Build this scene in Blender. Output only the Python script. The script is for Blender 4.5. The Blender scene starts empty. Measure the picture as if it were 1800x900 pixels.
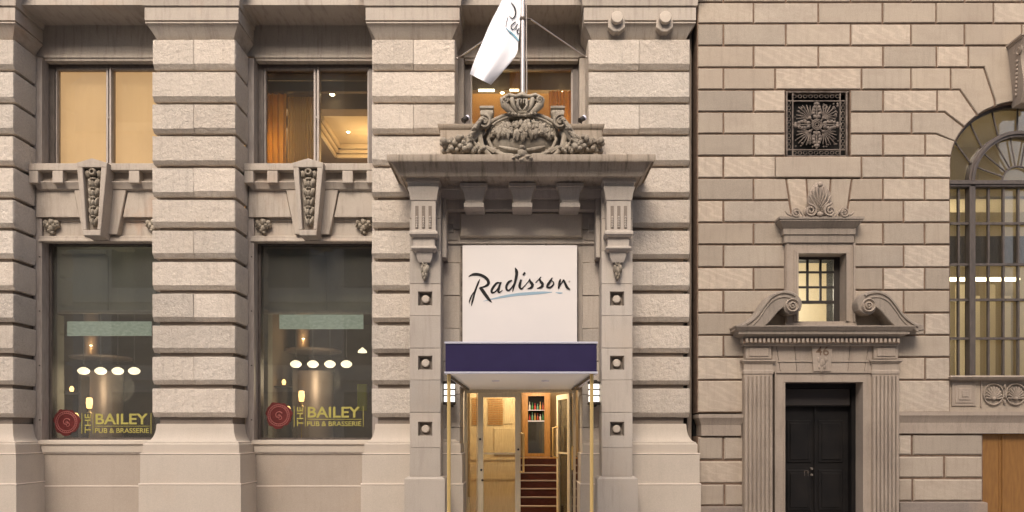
import bpy, bmesh, math, random
from mathutils import Vector, noise, Matrix
random.seed(7)
R = math.radians
sc = bpy.context.scene

# ------------------------------------------------------------ camera, sky, sun, exposure
F, CX, CY = 1263.0, 914.0, 764.0            # focal length in photo pixels, vanishing point
EYE = 1.6
cam = bpy.data.objects.new('camera', bpy.data.cameras.new('camera'))
sc.collection.objects.link(cam)
cam.location = (0, 0, EYE); cam.rotation_euler = (R(90), 0, 0)
cam.data.sensor_width = 36; cam.data.lens = 36*F/1800
cam.data.shift_x = (900-CX)/1800; cam.data.shift_y = (CY-450)/1800
cam.data.clip_end = 500
sc.camera = cam

w = bpy.data.worlds.new('World'); sc.world = w; w.use_nodes = True
nt = w.node_tree; bg = nt.nodes['Background']
sky = nt.nodes.new('ShaderNodeTexSky'); sky.sky_type = 'NISHITA'; sky.sun_disc = False
SUN_EL, SUN_AZ = 44, 193                      # high and soft, from the street side, a little to the left
sky.sun_elevation = R(SUN_EL); sky.sun_rotation = R(SUN_AZ)
sky.air_density = 0.8; sky.dust_density = 6.0; sky.ozone_density = 0.5
nt.links.new(sky.outputs[0], bg.inputs[0]); bg.inputs[1].default_value = 0.15
sl = bpy.data.lights.new('sun', 'SUN'); sl.energy = 1.2; sl.angle = R(30); sl.color = (1.0, 0.9, 0.80)
sun = bpy.data.objects.new('sun', sl); sc.collection.objects.link(sun)
d = Vector((math.sin(R(SUN_AZ))*math.cos(R(SUN_EL)), math.cos(R(SUN_AZ))*math.cos(R(SUN_EL)), math.sin(R(SUN_EL))))
sun.rotation_euler = d.to_track_quat('Z', 'Y').to_euler()
vs = sc.view_settings; vs.view_transform = 'Standard'; vs.look = 'None'; vs.gamma = 1; vs.exposure = 0.84
sc.cycles.use_denoising = True
sc.cycles.max_bounces = 6; sc.cycles.transparent_max_bounces = 12
sc.cycles.sample_clamp_indirect = 6

# ------------------------------------------------------------ helpers
def P(px, py, Y): return Vector(((px-CX)*Y/F, Y, EYE+(CY-py)*Y/F))
def XP(px, Y=12.0): return (px-CX)*Y/F
def ZP(py, Y=12.0): return EYE+(CY-py)*Y/F

class MB:
    """collects shapes; build() links them as one mesh object"""
    def __init__(s):
        s.bm = bmesh.new(); s.t = s.bm.faces.layers.float.new('tint'); s.mi = 0; s.tint = 0.5
    def face(s, vs):
        try: f = s.bm.faces.new(vs)
        except ValueError: return None
        f.material_index = s.mi; f[s.t] = s.tint; return f
    def rings(s, rings, cap=True, closed=True):
        R_ = [[s.bm.verts.new(p) for p in r] for r in rings]
        n = len(R_[0])
        for a, b in zip(R_, R_[1:]):
            for i in range(n if closed else n-1):
                j = (i+1) % n
                s.face((a[i], a[j], b[j], b[i]))
        if cap: s.face(R_[0]); s.face(R_[-1])
        return R_
    def box(s, x0, x1, y0, y1, z0, z1, c=0.0):
        if x0 > x1: x0, x1 = x1, x0
        if z0 > z1: z0, z1 = z1, z0
        q = lambda i, y: [(x0+i, y, z0+i), (x1-i, y, z0+i), (x1-i, y, z1-i), (x0+i, y, z1-i)]
        if c: s.rings([q(c, y0), q(0, y0+c), q(0, y1)])
        else: s.rings([q(0, y0), q(0, y1)])
    def pbox(s, px0, px1, py0, py1, Yf, Yb, c=0.0):      # photo rectangle standing at depth Yf
        s.box(XP(px0, Yf), XP(px1, Yf), Yf, Yb, ZP(py1, Yf), ZP(py0, Yf), c)
    def prism(s, pts, y0, y1, c=0.0):                    # pts in (x,z)
        if c:
            ins = inset(pts, c)
            s.rings([[(p[0], y0, p[1]) for p in ins], [(p[0], y0+c, p[1]) for p in pts], [(p[0], y1, p[1]) for p in pts]])
        else: s.rings([[(p[0], y0, p[1]) for p in pts], [(p[0], y1, p[1]) for p in pts]])
    def pprism(s, pp, Yf, Yb, c=0.0): s.prism([(XP(a, Yf), ZP(b, Yf)) for a, b in pp], Yf, Yb, c)
    def mould(s, x0, x1, yf, yb, prof):                  # prof (projection, z) rings; open at the back
        s.rings([[(x0-p, yb, z), (x0-p, yf-p, z), (x1+p, yf-p, z), (x1+p, yb, z)] for p, z in prof])
    def tube(s, pts, r, n=8, cap=True, flat=1.0):
        pts = [Vector(p) for p in pts]; rr = r if isinstance(r, (list, tuple)) else [r]*len(pts)
        rings = []; up = Vector((0, 1, 0))
        for i, p in enumerate(pts):
            t = (pts[min(i+1, len(pts)-1)]-pts[max(i-1, 0)]).normalized()
            a = t.cross(up)
            if a.length < 1e-3: a = t.cross(Vector((1, 0, 0)))
            a.normalize(); b = t.cross(a).normalized()
            rings.append([p+a*math.cos(2*math.pi*k/n)*rr[i]+b*math.sin(2*math.pi*k/n)*rr[i]*flat for k in range(n)])
        s.rings(rings, cap)
    def blob(s, c, r, rot=None, seg=10, rg=6, rough=0.0, seed=0):
        c = Vector(c); M = rot or Matrix.Identity(3)
        top = None; rows = []
        for i in range(rg+1):
            th = math.pi*i/rg; row = []
            for k in range(seg):
                ph = 2*math.pi*k/seg
                v = Vector((math.sin(th)*math.cos(ph), math.sin(th)*math.sin(ph), math.cos(th)))
                g = 1+rough*noise.noise(v*2.3+Vector((seed*1.7, seed, 0)))
                row.append(c+M@Vector((v.x*r[0]*g, v.y*r[1]*g, v.z*r[2]*g)))
            rows.append(row)
        a = s.bm.verts.new(rows[0][0]); z = s.bm.verts.new(rows[-1][0])
        V = [[s.bm.verts.new(p) for p in row] for row in rows[1:-1]]
        for k in range(seg):
            j = (k+1) % seg
            s.face((a, V[0][k], V[0][j])); s.face((z, V[-1][j], V[-1][k]))
            for u, v in zip(V, V[1:]): s.face((u[k], v[k], v[j], u[j]))
    def disc(s, c, prof, n=24, axis='y'):                # lathe: prof (radius, offset towards viewer)
        rings = []
        for r, o in prof:
            r = max(r, 1e-4)
            if axis == 'y': rings.append([(c[0]+r*math.cos(2*math.pi*k/n), c[1]-o, c[2]+r*math.sin(2*math.pi*k/n)) for k in range(n)])
            else: rings.append([(c[0]+r*math.cos(2*math.pi*k/n), c[1]+r*math.sin(2*math.pi*k/n), c[2]+o) for k in range(n)])
        s.rings(rings)
    def spiral(s, c, r0, r1, turns, start, wd, sgn=1, y=None, n=36):
        pts = []; rr = []
        for i in range(n+1):
            t = i/n; a = start+sgn*turns*2*math.pi*t; r = r0+(r1-r0)*t
            pts.append((c[0]+r*math.cos(a), c[1]-0.01*t, c[2]+r*math.sin(a))); rr.append(wd*(1-0.45*t))
        s.tube(pts, rr, 6)
    def build(s, name, mats, parent=None, smooth=35, **kw):
        bmesh.ops.recalc_face_normals(s.bm, faces=s.bm.faces)
        me = bpy.data.meshes.new(name); s.bm.to_mesh(me); s.bm.free()
        for m in (mats if isinstance(mats, (list, tuple)) else [mats]): me.materials.append(m)
        if smooth:
            me.shade_smooth(); me.set_sharp_from_angle(angle=R(smooth))
        o = bpy.data.objects.new(name, me); sc.collection.objects.link(o)
        if parent: o.parent = parent
        for k, v in kw.items(): o[k] = v
        return o

def inset(pts, c):
    n = len(pts); A = sum(pts[i][0]*pts[(i+1) % n][1]-pts[(i+1) % n][0]*pts[i][1] for i in range(n))
    sg = 1 if A > 0 else -1; out = []
    for i in range(n):
        p0, p1, p2 = Vector(pts[i-1]), Vector(pts[i]), Vector(pts[(i+1) % n])
        d1 = (p1-p0).normalized(); d2 = (p2-p1).normalized()
        n1 = Vector((-d1.y, d1.x))*sg; n2 = Vector((-d2.y, d2.x))*sg
        m = n1+n2; L = m.length
        if L < 1e-4: out.append(tuple(p1)); continue
        m /= L; k = c/max(0.35, m.dot(n1)); out.append((p1.x+m.x*k, p1.y+m.y*k))
    return out

def thing(name, label, cat, loc=(0, 0, 0), group=None):
    o = bpy.data.objects.new(name, None); sc.collection.objects.link(o)
    o.empty_display_size = 0.2
    o['label'] = label; o['category'] = cat
    if group: o['group'] = group
    return o

def catmull(pts, k=6):
    out = []
    for i in range(len(pts)-1):
        p0, p1, p2, p3 = pts[max(i-1, 0)], pts[i], pts[i+1], pts[min(i+2, len(pts)-1)]
        for j in range(k):
            t = j/k
            out.append(tuple(0.5*((2*b)+(-a+c)*t+(2*a-5*b+4*c-d)*t*t+(-a+3*b-3*c+d)*t**3) for a, b, c, d in zip(p0, p1, p2, p3)))
    out.append(tuple(pts[-1])); return out

def ribbon(mb, pts, tf, y0, y1, k=6):
    """variable width brush stroke; tf maps (x,y) to world (x,z); width scales by tf.s"""
    q = catmull(pts, k); L = []; Rr = []
    for i, (x, y, wd) in enumerate(q):
        a = q[max(i-1, 0)]; b = q[min(i+1, len(q)-1)]
        dx, dy = b[0]-a[0], b[1]-a[1]; l = math.hypot(dx, dy) or 1
        nx, ny = -dy/l, dx/l; h = max(wd, 3)/2
        L.append(tf(x+nx*h, y+ny*h)); Rr.append(tf(x-nx*h, y-ny*h))
    rings = [[(a[0], y0, a[1]), (b[0], y0, b[1]), (b[0], y1, b[1]), (a[0], y1, a[1])] for a, b in zip(L, Rr)]
    mb.rings(rings)

def rock(mb, x0, x1, y0, y1, z0, z1, rs=0.016, rt=0.009, rb=0.052, rf=0.032, amp=0.006, seed=0, st=0.07):
    """rusticated block: rounded edges (bigger below), rough picked faces"""
    def coords(a, b, ra, rb_):
        n = max(1, int((b-ra*0-rb_-a-ra)/st))
        c = [a, a+ra*0.2, a+ra*0.6] if ra else [a]
        c += [a+ra+(b-rb_-a-ra)*i/n for i in range(n+1)]
        c += [b-rb_*0.6, b-rb_*0.2, b] if rb_ else []
        return c
    xs = coords(x0, x1, rs, rs); zs = coords(z0, z1, rb, rt); ys = coords(y0, y1, rf, 0)
    cache = {}
    def vert(x, y, z):
        k = (round(x, 5), round(y, 5), round(z, 5))
        if k in cache: return cache[k]
        ix = min(max(x, x0+rs), x1-rs); iz = min(max(z, z0+rb), z1-rt); iy = max(y, y0+rf)
        ux = (x-ix)/rs; uz = (z-iz)/(rb if z < iz else rt); uy = (y-iy)/rf
        u = Vector((ux, uy, uz)); l = max(abs(ux), abs(uy), abs(uz))
        if u.length > 1e-6:
            pn = 1.0 if uz < 0 else 1.6
            u = u*(l/((abs(ux)**pn+abs(uy)**pn+abs(uz)**pn)**(1/pn)))
        p = Vector((ix+u.x*rs, iy+u.y*rf, iz+u.z*(rb if z < iz else rt)))
        q = p*9+Vector((seed*3.1, seed*7.7, seed))
        d = amp*noise.noise(q)+amp*0.6*noise.noise(q*2.7)+amp*0.7*noise.noise(q*0.25)
        nrm = Vector((ux, uy if abs(uy) > .01 else 0, uz))
        if nrm.length > 1e-6: p += nrm.normalized()*d
        v = mb.bm.verts.new(p); cache[k] = v; return v
    def patch(A, B, f):
        for a0, a1 in zip(A, A[1:]):
            for b0, b1 in zip(B, B[1:]):
                mb.face((vert(*f(a0, b0)), vert(*f(a1, b0)), vert(*f(a1, b1)), vert(*f(a0, b1))))
    patch(xs, zs, lambda a, b: (a, y0, b))
    patch(ys, zs, lambda a, b: (x0, a, b)); patch(ys, zs, lambda a, b: (x1, a, b))
    patch(xs, ys, lambda a, b: (a, b, z0)); patch(xs, ys, lambda a, b: (a, b, z1))

# ------------------------------------------------------------ materials
def mat(name, col, rough=0.7, metal=0.0, spec=0.3):
    m = bpy.data.materials.new(name); m.use_nodes = True
    b = m.node_tree.nodes['Principled BSDF']
    b.inputs['Base Color'].default_value = (*col, 1); b.inputs['Roughness'].default_value = rough
    b.inputs['Metallic'].default_value = metal; b.inputs['Specular IOR Level'].default_value = spec
    return m
def stone(name, c1, c2, grain=60, bump=0.4, bdist=0.006, tint=0.25, streak=0.3, vein=0.0, stain=(0.5, 0.36, 0.24), stain_amt=0.35, dark=(0.14, 0.11, 0.09)):
    m = mat(name, c1, 0.85, 0, 0.2); n = m.node_tree.nodes; l = m.node_tree.links; b = n['Principled BSDF']
    tc = n.new('ShaderNodeTexCoord')
    def nz(scale, det=6, rough=0.6, mp=None):
        t = n.new('ShaderNodeTexNoise'); t.inputs['Scale'].default_value = scale; t.inputs['Detail'].default_value = det
        t.inputs['Roughness'].default_value = rough
        if mp:
            mm = n.new('ShaderNodeMapping'); mm.inputs['Scale'].default_value = mp
            l.new(tc.outputs['Object'], mm.inputs[0]); l.new(mm.outputs[0], t.inputs[0])
        else: l.new(tc.outputs['Object'], t.inputs[0])
        return t
    def ramp(src, a, b_):
        r = n.new('ShaderNodeMapRange'); r.inputs[1].default_value = a; r.inputs[2].default_value = b_
        l.new(src, r.inputs[0]); return r.outputs[0]
    def mix(f, a, b_, mode='MIX', fac=None):
        x = n.new('ShaderNodeMix'); x.data_type = 'RGBA'; x.blend_type = mode
        if fac is not None:
            mu = n.new('ShaderNodeMath'); mu.operation = 'MULTIPLY'; mu.inputs[1].default_value = fac
            l.new(f, mu.inputs[0]); f = mu.outputs[0]
        if isinstance(f, (int, float)): x.inputs[0].default_value = f
        else: l.new(f, x.inputs[0])
        for s, v in ((6, a), (7, b_)):
            if isinstance(v, tuple): x.inputs[s].default_value = (*v, 1)
            else: l.new(v, x.inputs[s])
        return x.outputs[2]
    big = nz(1.3, 5)
    col = mix(ramp(big.outputs[0], 0.3, 0.7), c1, c2)
    fine = nz(grain, 8, 0.75)
    g = ramp(fine.outputs[0], 0.25, 0.75)
    gc = n.new('ShaderNodeMapRange'); gc.inputs[3].default_value = 0.72; gc.inputs[4].default_value = 1.24
    l.new(g, gc.inputs[0]); cmb = n.new('ShaderNodeCombineColor')
    for i in range(3): l.new(gc.outputs[0], cmb.inputs[i])
    col = mix(1.0, col, cmb.outputs[0], 'MULTIPLY')
    if vein:
        v = nz(2.2, 4, 0.5, (1.0, 1, 3.2)); wv = n.new('ShaderNodeTexWave'); wv.inputs['Scale'].default_value = 2.2
        wv.inputs['Distortion'].default_value = 9; wv.inputs['Detail'].default_value = 4
        mm = n.new('ShaderNodeMapping'); mm.inputs['Scale'].default_value = (0.6, 1, 4.0); mm.inputs['Rotation'].default_value = (0, 0.25, 0)
        at = n.new('ShaderNodeAttribute'); at.attribute_name = 'tint'
        ad = n.new('ShaderNodeVectorMath'); ad.operation = 'SCALE'; ad.inputs[0].default_value = (9, 3, 7)
        l.new(at.outputs['Fac'], ad.inputs['Scale']); a2 = n.new('ShaderNodeVectorMath'); l.new(tc.outputs['Object'], a2.inputs[0]); l.new(ad.outputs[0], a2.inputs[1])
        l.new(a2.outputs[0], mm.inputs[0]); l.new(mm.outputs[0], wv.inputs[0])
        on = n.new('ShaderNodeMapRange'); on.inputs[1].default_value = 0.45; on.inputs[2].default_value = 0.95; l.new(at.outputs['Fac'], on.inputs[0])
        wm = n.new('ShaderNodeMath'); wm.operation = 'MULTIPLY'; l.new(ramp(wv.outputs['Fac'], 0.5, 1.0), wm.inputs[0]); l.new(on.outputs[0], wm.inputs[1])
        col = mix(wm.outputs[0], col, (0.58, 0.47, 0.38), 'MIX', vein)
        col = mix(ramp(v.outputs[0], 0.5, 0.8), col, (0.22, 0.17, 0.14), 'MIX', vein)
    if tint:
        at = n.new('ShaderNodeAttribute'); at.attribute_name = 'tint'
        tr = n.new('ShaderNodeMapRange'); tr.inputs[3].default_value = 1-tint; tr.inputs[4].default_value = 1+tint
        l.new(at.outputs['Fac'], tr.inputs[0]); c2_ = n.new('ShaderNodeCombineColor')
        for i in range(3): l.new(tr.outputs[0], c2_.inputs[i])
        col = mix(1.0, col, c2_.outputs[0], 'MULTIPLY')
        fr = n.new('ShaderNodeMath'); fr.operation = 'MULTIPLY'; fr.inputs[1].default_value = 7.13
        l.new(at.outputs['Fac'], fr.inputs[0]); f2 = n.new('ShaderNodeMath'); f2.operation = 'FRACT'; l.new(fr.outputs[0], f2.inputs[0])
        col = mix(f2.outputs[0], col, (c1[0]*1.06, c1[1]*0.97, c1[2]*0.88), 'MIX', min(1, tint*1.7))
    if streak:
        s_ = nz(3.0, 5, 0.65, (5, 1, 0.5)); col = mix(ramp(s_.outputs[0], 0.5, 0.78), col, dark, 'MIX', streak)
    if stain_amt:
        s2 = nz(0.9, 5, 0.6, (1.4, 1, 1)); col = mix(ramp(s2.outputs[0], 0.56, 0.78), col, stain, 'MIX', stain_amt)
    l.new(col, b.inputs['Base Color'])
    bp = n.new('ShaderNodeBump'); bp.inputs['Strength'].default_value = bump; bp.inputs['Distance'].default_value = bdist
    l.new(fine.outputs[0], bp.inputs['Height'])
    b2 = n.new('ShaderNodeBump'); b2.inputs['Strength'].default_value = bump*0.8; b2.inputs['Distance'].default_value = bdist*3
    md = nz(grain*0.28, 5, 0.6); l.new(md.outputs[0], b2.inputs['Height']); l.new(bp.outputs[0], b2.inputs['Normal'])
    l.new(b2.outputs[0], b.inputs['Normal'])
    return m
GREY = (0.46, 0.375, 0.315); GREY2 = (0.40, 0.325, 0.27)
M = {}
M['rock'] = stone('rusticated_stone', (0.55, 0.49, 0.42), (0.495, 0.44, 0.375), 42, 0.9, 0.012, 0.14, 0.26, stain_amt=0.2, stain=(0.5, 0.37, 0.26))
M['opp'] = stone('pale_facade_stone', (0.52, 0.47, 0.41), (0.42, 0.38, 0.335), 30, 0.2, 0.003, 0.05, 0.2)
M['smooth'] = stone('dressed_stone', (0.45, 0.395, 0.335), (0.37, 0.325, 0.275), 90, 0.2, 0.003, 0.08, 0.55, stain_amt=0.4, stain=(0.42, 0.26, 0.17))
M['smoothstain'] = stone('stained_dressed_stone', (0.44, 0.385, 0.325), (0.36, 0.31, 0.26), 90, 0.2, 0.003, 0.08, 0.45, stain_amt=0.75, stain=(0.44, 0.24, 0.14))
M['portal'] = stone('portal_stone', (0.47, 0.42, 0.365), (0.41, 0.365, 0.315), 80, 0.25, 0.003, 0.14, 0.25, stain_amt=0.2)
M['weather'] = stone('weathered_cornice_stone', (0.42, 0.355, 0.285), (0.32, 0.27, 0.215), 60, 0.4, 0.004, 0.1, 0.85, stain_amt=0.2, dark=(0.09, 0.075, 0.05))
M['carve'] = stone('carved_stone', (0.40, 0.36, 0.295), (0.15, 0.125, 0.095), 24, 0.5, 0.006, 0.2, 0.55, stain=(0.40, 0.36, 0.29), stain_amt=0.6, dark=(0.05, 0.04, 0.03))
M['base'] = stone('base_limestone', (0.52, 0.455, 0.38), (0.47, 0.41, 0.34), 120, 0.12, 0.002, 0.05, 0.08, stain_amt=0.15)
M['dado'] = stone('dado_limestone', (0.40, 0.34, 0.28), (0.36, 0.305, 0.25), 120, 0.12, 0.002, 0.05, 0.1, stain_amt=0.2)
M['ashlar'] = stone('ashlar_sandstone', (0.388, 0.33, 0.263), (0.33, 0.281, 0.228), 70, 0.25, 0.003, 0.18, 0.3, vein=0.3, stain_amt=0.25, stain=(0.30, 0.25, 0.21))
M['case'] = stone('doorcase_stone', (0.36, 0.30, 0.243), (0.28, 0.233, 0.19), 80, 0.25, 0.003, 0.08, 0.4, stain_amt=0.3, stain=(0.24, 0.19, 0.155), dark=(0.13, 0.10, 0.08))
M['case2'] = stone('weathered_doorcase_stone', (0.30, 0.255, 0.21), (0.22, 0.187, 0.155), 70, 0.3, 0.003, 0.08, 0.5, stain_amt=0.3, stain=(0.38, 0.32, 0.26), dark=(0.10, 0.08, 0.06))
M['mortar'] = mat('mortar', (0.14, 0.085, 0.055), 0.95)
M['recess'] = stone('recess_shade_stone', (0.24, 0.205, 0.17), (0.2, 0.17, 0.14), 60, 0.3, 0.003, 0, 0.4)  # darker tone puts shade into the colour of the sunk squares
M['groove'] = stone('groove_shade_stone', (0.24, 0.20, 0.165), (0.2, 0.165, 0.135), 60, 0.3, 0.003, 0, 0.2)  # darker stone, with the shade of the grooves put into its colour
M['plinth'] = stone('plinth_stone', (0.25, 0.21, 0.18), (0.2, 0.17, 0.145), 60, 0.3, 0.003, 0.1, 0.3)
M['white_joint'] = mat('pale_joint', (0.8, 0.7, 0.6), 0.8)
M['frame'] = mat('bronze_grey_frame', (0.17, 0.135, 0.11), 0.45, 0.3, 0.5)
M['framelt'] = mat('grey_painted_frame', (0.36, 0.31, 0.27), 0.5, 0.1, 0.5)
M['iron'] = mat('black_iron', (0.045, 0.038, 0.033), 0.5, 0.4, 0.5)
M['door_metal'] = mat('dull_door_metal', (0.3, 0.26, 0.22), 0.4, 0.6)
M['iron2'] = mat('dusty_iron', (0.16, 0.125, 0.10), 0.6, 0.3, 0.4)
M['dark'] = mat('dark_void', (0.012, 0.011, 0.01), 0.9)
M['blackdoor'] = mat('black_door_paint', (0.014, 0.012, 0.011), 0.6, 0, 0.2)
M['brass'] = mat('polished_brass', (0.80, 0.56, 0.22), 0.35, 0.35)
M['brasspale'] = mat('satin_brass', (0.72, 0.60, 0.40), 0.4, 0.15)
M['navy'] = mat('navy_fabric', (0.028, 0.02, 0.075), 0.75)
M['trim'] = mat('silver_trim', (0.72, 0.70, 0.78), 0.4, 0.3)
M['soffit'] = mat('white_soffit', (0.88, 0.85, 0.80), 0.5)
M['signw'] = mat('sign_panel_white', (0.70, 0.655, 0.61), 0.45, 0, 0.4)
M['black'] = mat('black_ink', (0.008, 0.007, 0.007), 0.6)
M['grayink'] = mat('grey_ink', (0.4, 0.36, 0.34), 0.6)
M['blue'] = mat('blue_ink', (0.28, 0.39, 0.46), 0.6)
M['bluef'] = mat('flag_blue_ink', (0.22, 0.42, 0.52), 0.6)
M['gold'] = mat('gold_vinyl', (0.35, 0.31, 0.085), 0.5)
M['red'] = mat('red_vinyl', (0.24, 0.035, 0.03), 0.5)
M['redlt'] = mat('pale_red_vinyl', (0.36, 0.13, 0.115), 0.5)
M['steel'] = mat('pole_steel', (0.55, 0.5, 0.46), 0.3, 0.8)
M['wood'] = mat('honey_wood', (0.42, 0.22, 0.07), 0.4)
M['woodlt'] = mat('pale_maple', (0.62, 0.42, 0.2), 0.4)
M['reddark'] = mat('dark_red_wood', (0.085, 0.022, 0.016), 0.35)
M['ochre'] = mat('ochre_paint', (0.33, 0.155, 0.04), 0.5)
M['roomwarm'] = mat('warm_wall_paint', (0.6, 0.42, 0.22), 0.8)
M['roomdark'] = mat('brown_wall_paint', (0.12, 0.09, 0.065), 0.8)
M['roomyel'] = mat('yellow_wall_paint', (0.55, 0.48, 0.36), 0.8)
M['roomcream'] = mat('cream_wall_paint', (0.7, 0.62, 0.48), 0.8)
M['reflpier'] = mat('grey_green_reflection_pier', (0.17, 0.165, 0.145), 0.7)
M['asphalt'] = stone('asphalt', (0.09, 0.09, 0.09), (0.11, 0.108, 0.105), 60, 0.5, 0.004, 0, 0)
M['pave'] = stone('paving', (0.5, 0.47, 0.44), (0.44, 0.41, 0.38), 40, 0.3, 0.003, 0, 0.2)
M['copper'] = mat('brushed_copper', (0.42, 0.33, 0.28), 0.4, 0.5)
M['lime'] = mat('lime_panel', (0.4, 0.42, 0.03), 0.6)
M['flag'] = mat('white_flag_cloth', (0.9, 0.89, 0.92), 0.8)
M['flag'].node_tree.nodes['Principled BSDF'].inputs['Transmission Weight'].default_value = 0
def emit(name, col, s, base=(0.8, 0.8, 0.8)):
    m = mat(name, base, 0.5); b = m.node_tree.nodes['Principled BSDF']
    b.inputs['Emission Color'].default_value = (*col, 1); b.inputs['Emission Strength'].default_value = s; return m
M['lamp'] = emit('lit_opal_glass', (1, 0.82, 0.56), 1.5)
M['spot'] = emit('lit_downlight', (1, 0.82, 0.5), 12)
M['sconce'] = emit('lit_sconce_glass', (1, 0.96, 0.88), 0.9)
M['candle'] = emit('lit_lantern_shade', (1, 0.52, 0.18), 2.6)
M['tubelight'] = emit('lit_tube', (1, 0.9, 0.6), 4)
M['blind'] = emit('backlit_blind', (1.0, 0.61, 0.31), 0.44, (0.5, 0.36, 0.2))
M['pale'] = emit('pale_green_emissive', (0.66, 0.76, 0.66), 0.2, (0.4, 0.46, 0.42))
M['cove'] = emit('lit_cove_strip', (1, 0.72, 0.35), 4)
def noisy(m, c1, c2, scale, mp=(1, 1, 1), bump=0.0):
    n = m.node_tree.nodes; l = m.node_tree.links; b = n['Principled BSDF']
    tc = n.new('ShaderNodeTexCoord'); mm = n.new('ShaderNodeMapping'); mm.inputs['Scale'].default_value = mp
    t = n.new('ShaderNodeTexNoise'); t.inputs['Scale'].default_value = scale; t.inputs['Detail'].default_value = 6
    x = n.new('ShaderNodeMix'); x.data_type = 'RGBA'; x.inputs[6].default_value = (*c1, 1); x.inputs[7].default_value = (*c2, 1)
    r = n.new('ShaderNodeMapRange'); r.inputs[1].default_value = 0.3; r.inputs[2].default_value = 0.7
    l.new(tc.outputs['Object'], mm.inputs[0]); l.new(mm.outputs[0], t.inputs[0]); l.new(t.outputs[0], r.inputs[0]); l.new(r.outputs[0], x.inputs[0]); l.new(x.outputs[2], b.inputs['Base Color'])
    if bump:
        bp = n.new('ShaderNodeBump'); bp.inputs['Strength'].default_value = bump; bp.inputs['Distance'].default_value = 0.004
        l.new(t.outputs[0], bp.inputs['Height']); l.new(bp.outputs[0], b.inputs['Normal'])
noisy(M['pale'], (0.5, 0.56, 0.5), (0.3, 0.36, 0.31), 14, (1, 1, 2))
noisy(M['wood'], (0.5, 0.26, 0.08), (0.32, 0.16, 0.045), 6, (8, 8, 1))
noisy(M['woodlt'], (0.60, 0.46, 0.27), (0.46, 0.34, 0.19), 6, (8, 8, 1))
noisy(M['reddark'], (0.10, 0.028, 0.02), (0.05, 0.015, 0.012), 8, (1, 8, 8))
noisy(M['ochre'], (0.25, 0.125, 0.036), (0.19, 0.09, 0.028), 4, (6, 6, 1))
noisy(M['frame'], (0.13, 0.105, 0.09), (0.08, 0.066, 0.056), 5, (4, 4, 1))
noisy(M['framelt'], (0.38, 0.33, 0.29), (0.27, 0.23, 0.2), 5, (6, 6, 1))
noisy(M['iron2'], (0.20, 0.16, 0.13), (0.07, 0.055, 0.045), 12, bump=0.3)
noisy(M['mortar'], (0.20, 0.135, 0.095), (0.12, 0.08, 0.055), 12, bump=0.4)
noisy(M['signw'], (0.72, 0.67, 0.625), (0.68, 0.64, 0.605), 1.5)
noisy(M['navy'], (0.032, 0.023, 0.082), (0.024, 0.017, 0.066), 2.5)
noisy(M['blackdoor'], (0.012, 0.010, 0.009), (0.005, 0.0045, 0.0045), 3)
noisy(M['brasspale'], (0.84, 0.73, 0.53), (0.72, 0.62, 0.44), 6, (6, 6, 1))
noisy(M['red'], (0.14, 0.026, 0.024), (0.09, 0.017, 0.015), 20)
noisy(M['roomdark'], (0.27, 0.22, 0.175), (0.16, 0.13, 0.105), 0.9, (1, 1, 2))
noisy(M['reflpier'], (0.36, 0.345, 0.30), (0.27, 0.26, 0.23), 0.8, (3, 1, 0.6))
def glassmat(name, refl=0.10, tintc=(0.9, 0.9, 0.86), haze=0.02):  # pale diffuse share paints a light haze into the glass
    m = bpy.data.materials.new(name); m.use_nodes = True; n = m.node_tree.nodes; l = m.node_tree.links; n.clear()
    o = n.new('ShaderNodeOutputMaterial'); mx = n.new('ShaderNodeMixShader'); t = n.new('ShaderNodeBsdfTransparent'); g = n.new('ShaderNodeBsdfGlossy')
    g.inputs['Roughness'].default_value = 0.015; t.inputs[0].default_value = (*tintc, 1)
    fr = n.new('ShaderNodeFresnel'); fr.inputs['IOR'].default_value = 1.5
    ad = n.new('ShaderNodeMath'); ad.operation = 'ADD'; ad.inputs[1].default_value = refl; l.new(fr.outputs[0], ad.inputs[0])
    nz = n.new('ShaderNodeTexNoise'); nz.inputs['Scale'].default_value = 1.2; bp = n.new('ShaderNodeBump'); bp.inputs['Strength'].default_value = 0.05; bp.inputs['Distance'].default_value = 0.02
    l.new(nz.outputs[0], bp.inputs['Height']); l.new(bp.outputs[0], g.inputs['Normal'])
    l.new(ad.outputs[0], mx.inputs[0]); l.new(t.outputs[0], mx.inputs[1]); l.new(g.outputs[0], mx.inputs[2]); df = n.new('ShaderNodeBsdfDiffuse'); df.inputs[0].default_value = (0.8, 0.78, 0.7, 1); m2 = n.new('ShaderNodeMixShader'); m2.inputs[0].default_value = haze
    l.new(mx.outputs[0], m2.inputs[1]); l.new(df.outputs[0], m2.inputs[2]); l.new(m2.outputs[0], o.inputs[0])
    return m
M['glass'] = glassmat('window_glass', 0.0)
M['glassw'] = glassmat('shopfront_glass', 0.06, (0.86, 0.87, 0.82), 0.045)
M['glassy'] = glassmat('old_glass', 0.0, (0.94, 0.92, 0.87))
def sheer(name, col):
    m = bpy.data.materials.new(name); m.use_nodes = True; n = m.node_tree.nodes; l = m.node_tree.links; n.clear()
    o = n.new('ShaderNodeOutputMaterial'); a = n.new('ShaderNodeBsdfDiffuse'); b = n.new('ShaderNodeBsdfTranslucent'); mx = n.new('ShaderNodeMixShader')
    a.inputs[0].default_value = (*col, 1); b.inputs[0].default_value = (*col, 1); mx.inputs[0].default_value = 0.5
    l.new(a.outputs[0], mx.inputs[1]); l.new(b.outputs[0], mx.inputs[2]); l.new(mx.outputs[0], o.inputs[0]); return m
M['curtain'] = sheer('gold_curtain', (0.72, 0.50, 0.20))
M['sheer'] = sheer('grey_sheer', (0.62, 0.48, 0.25))

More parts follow.
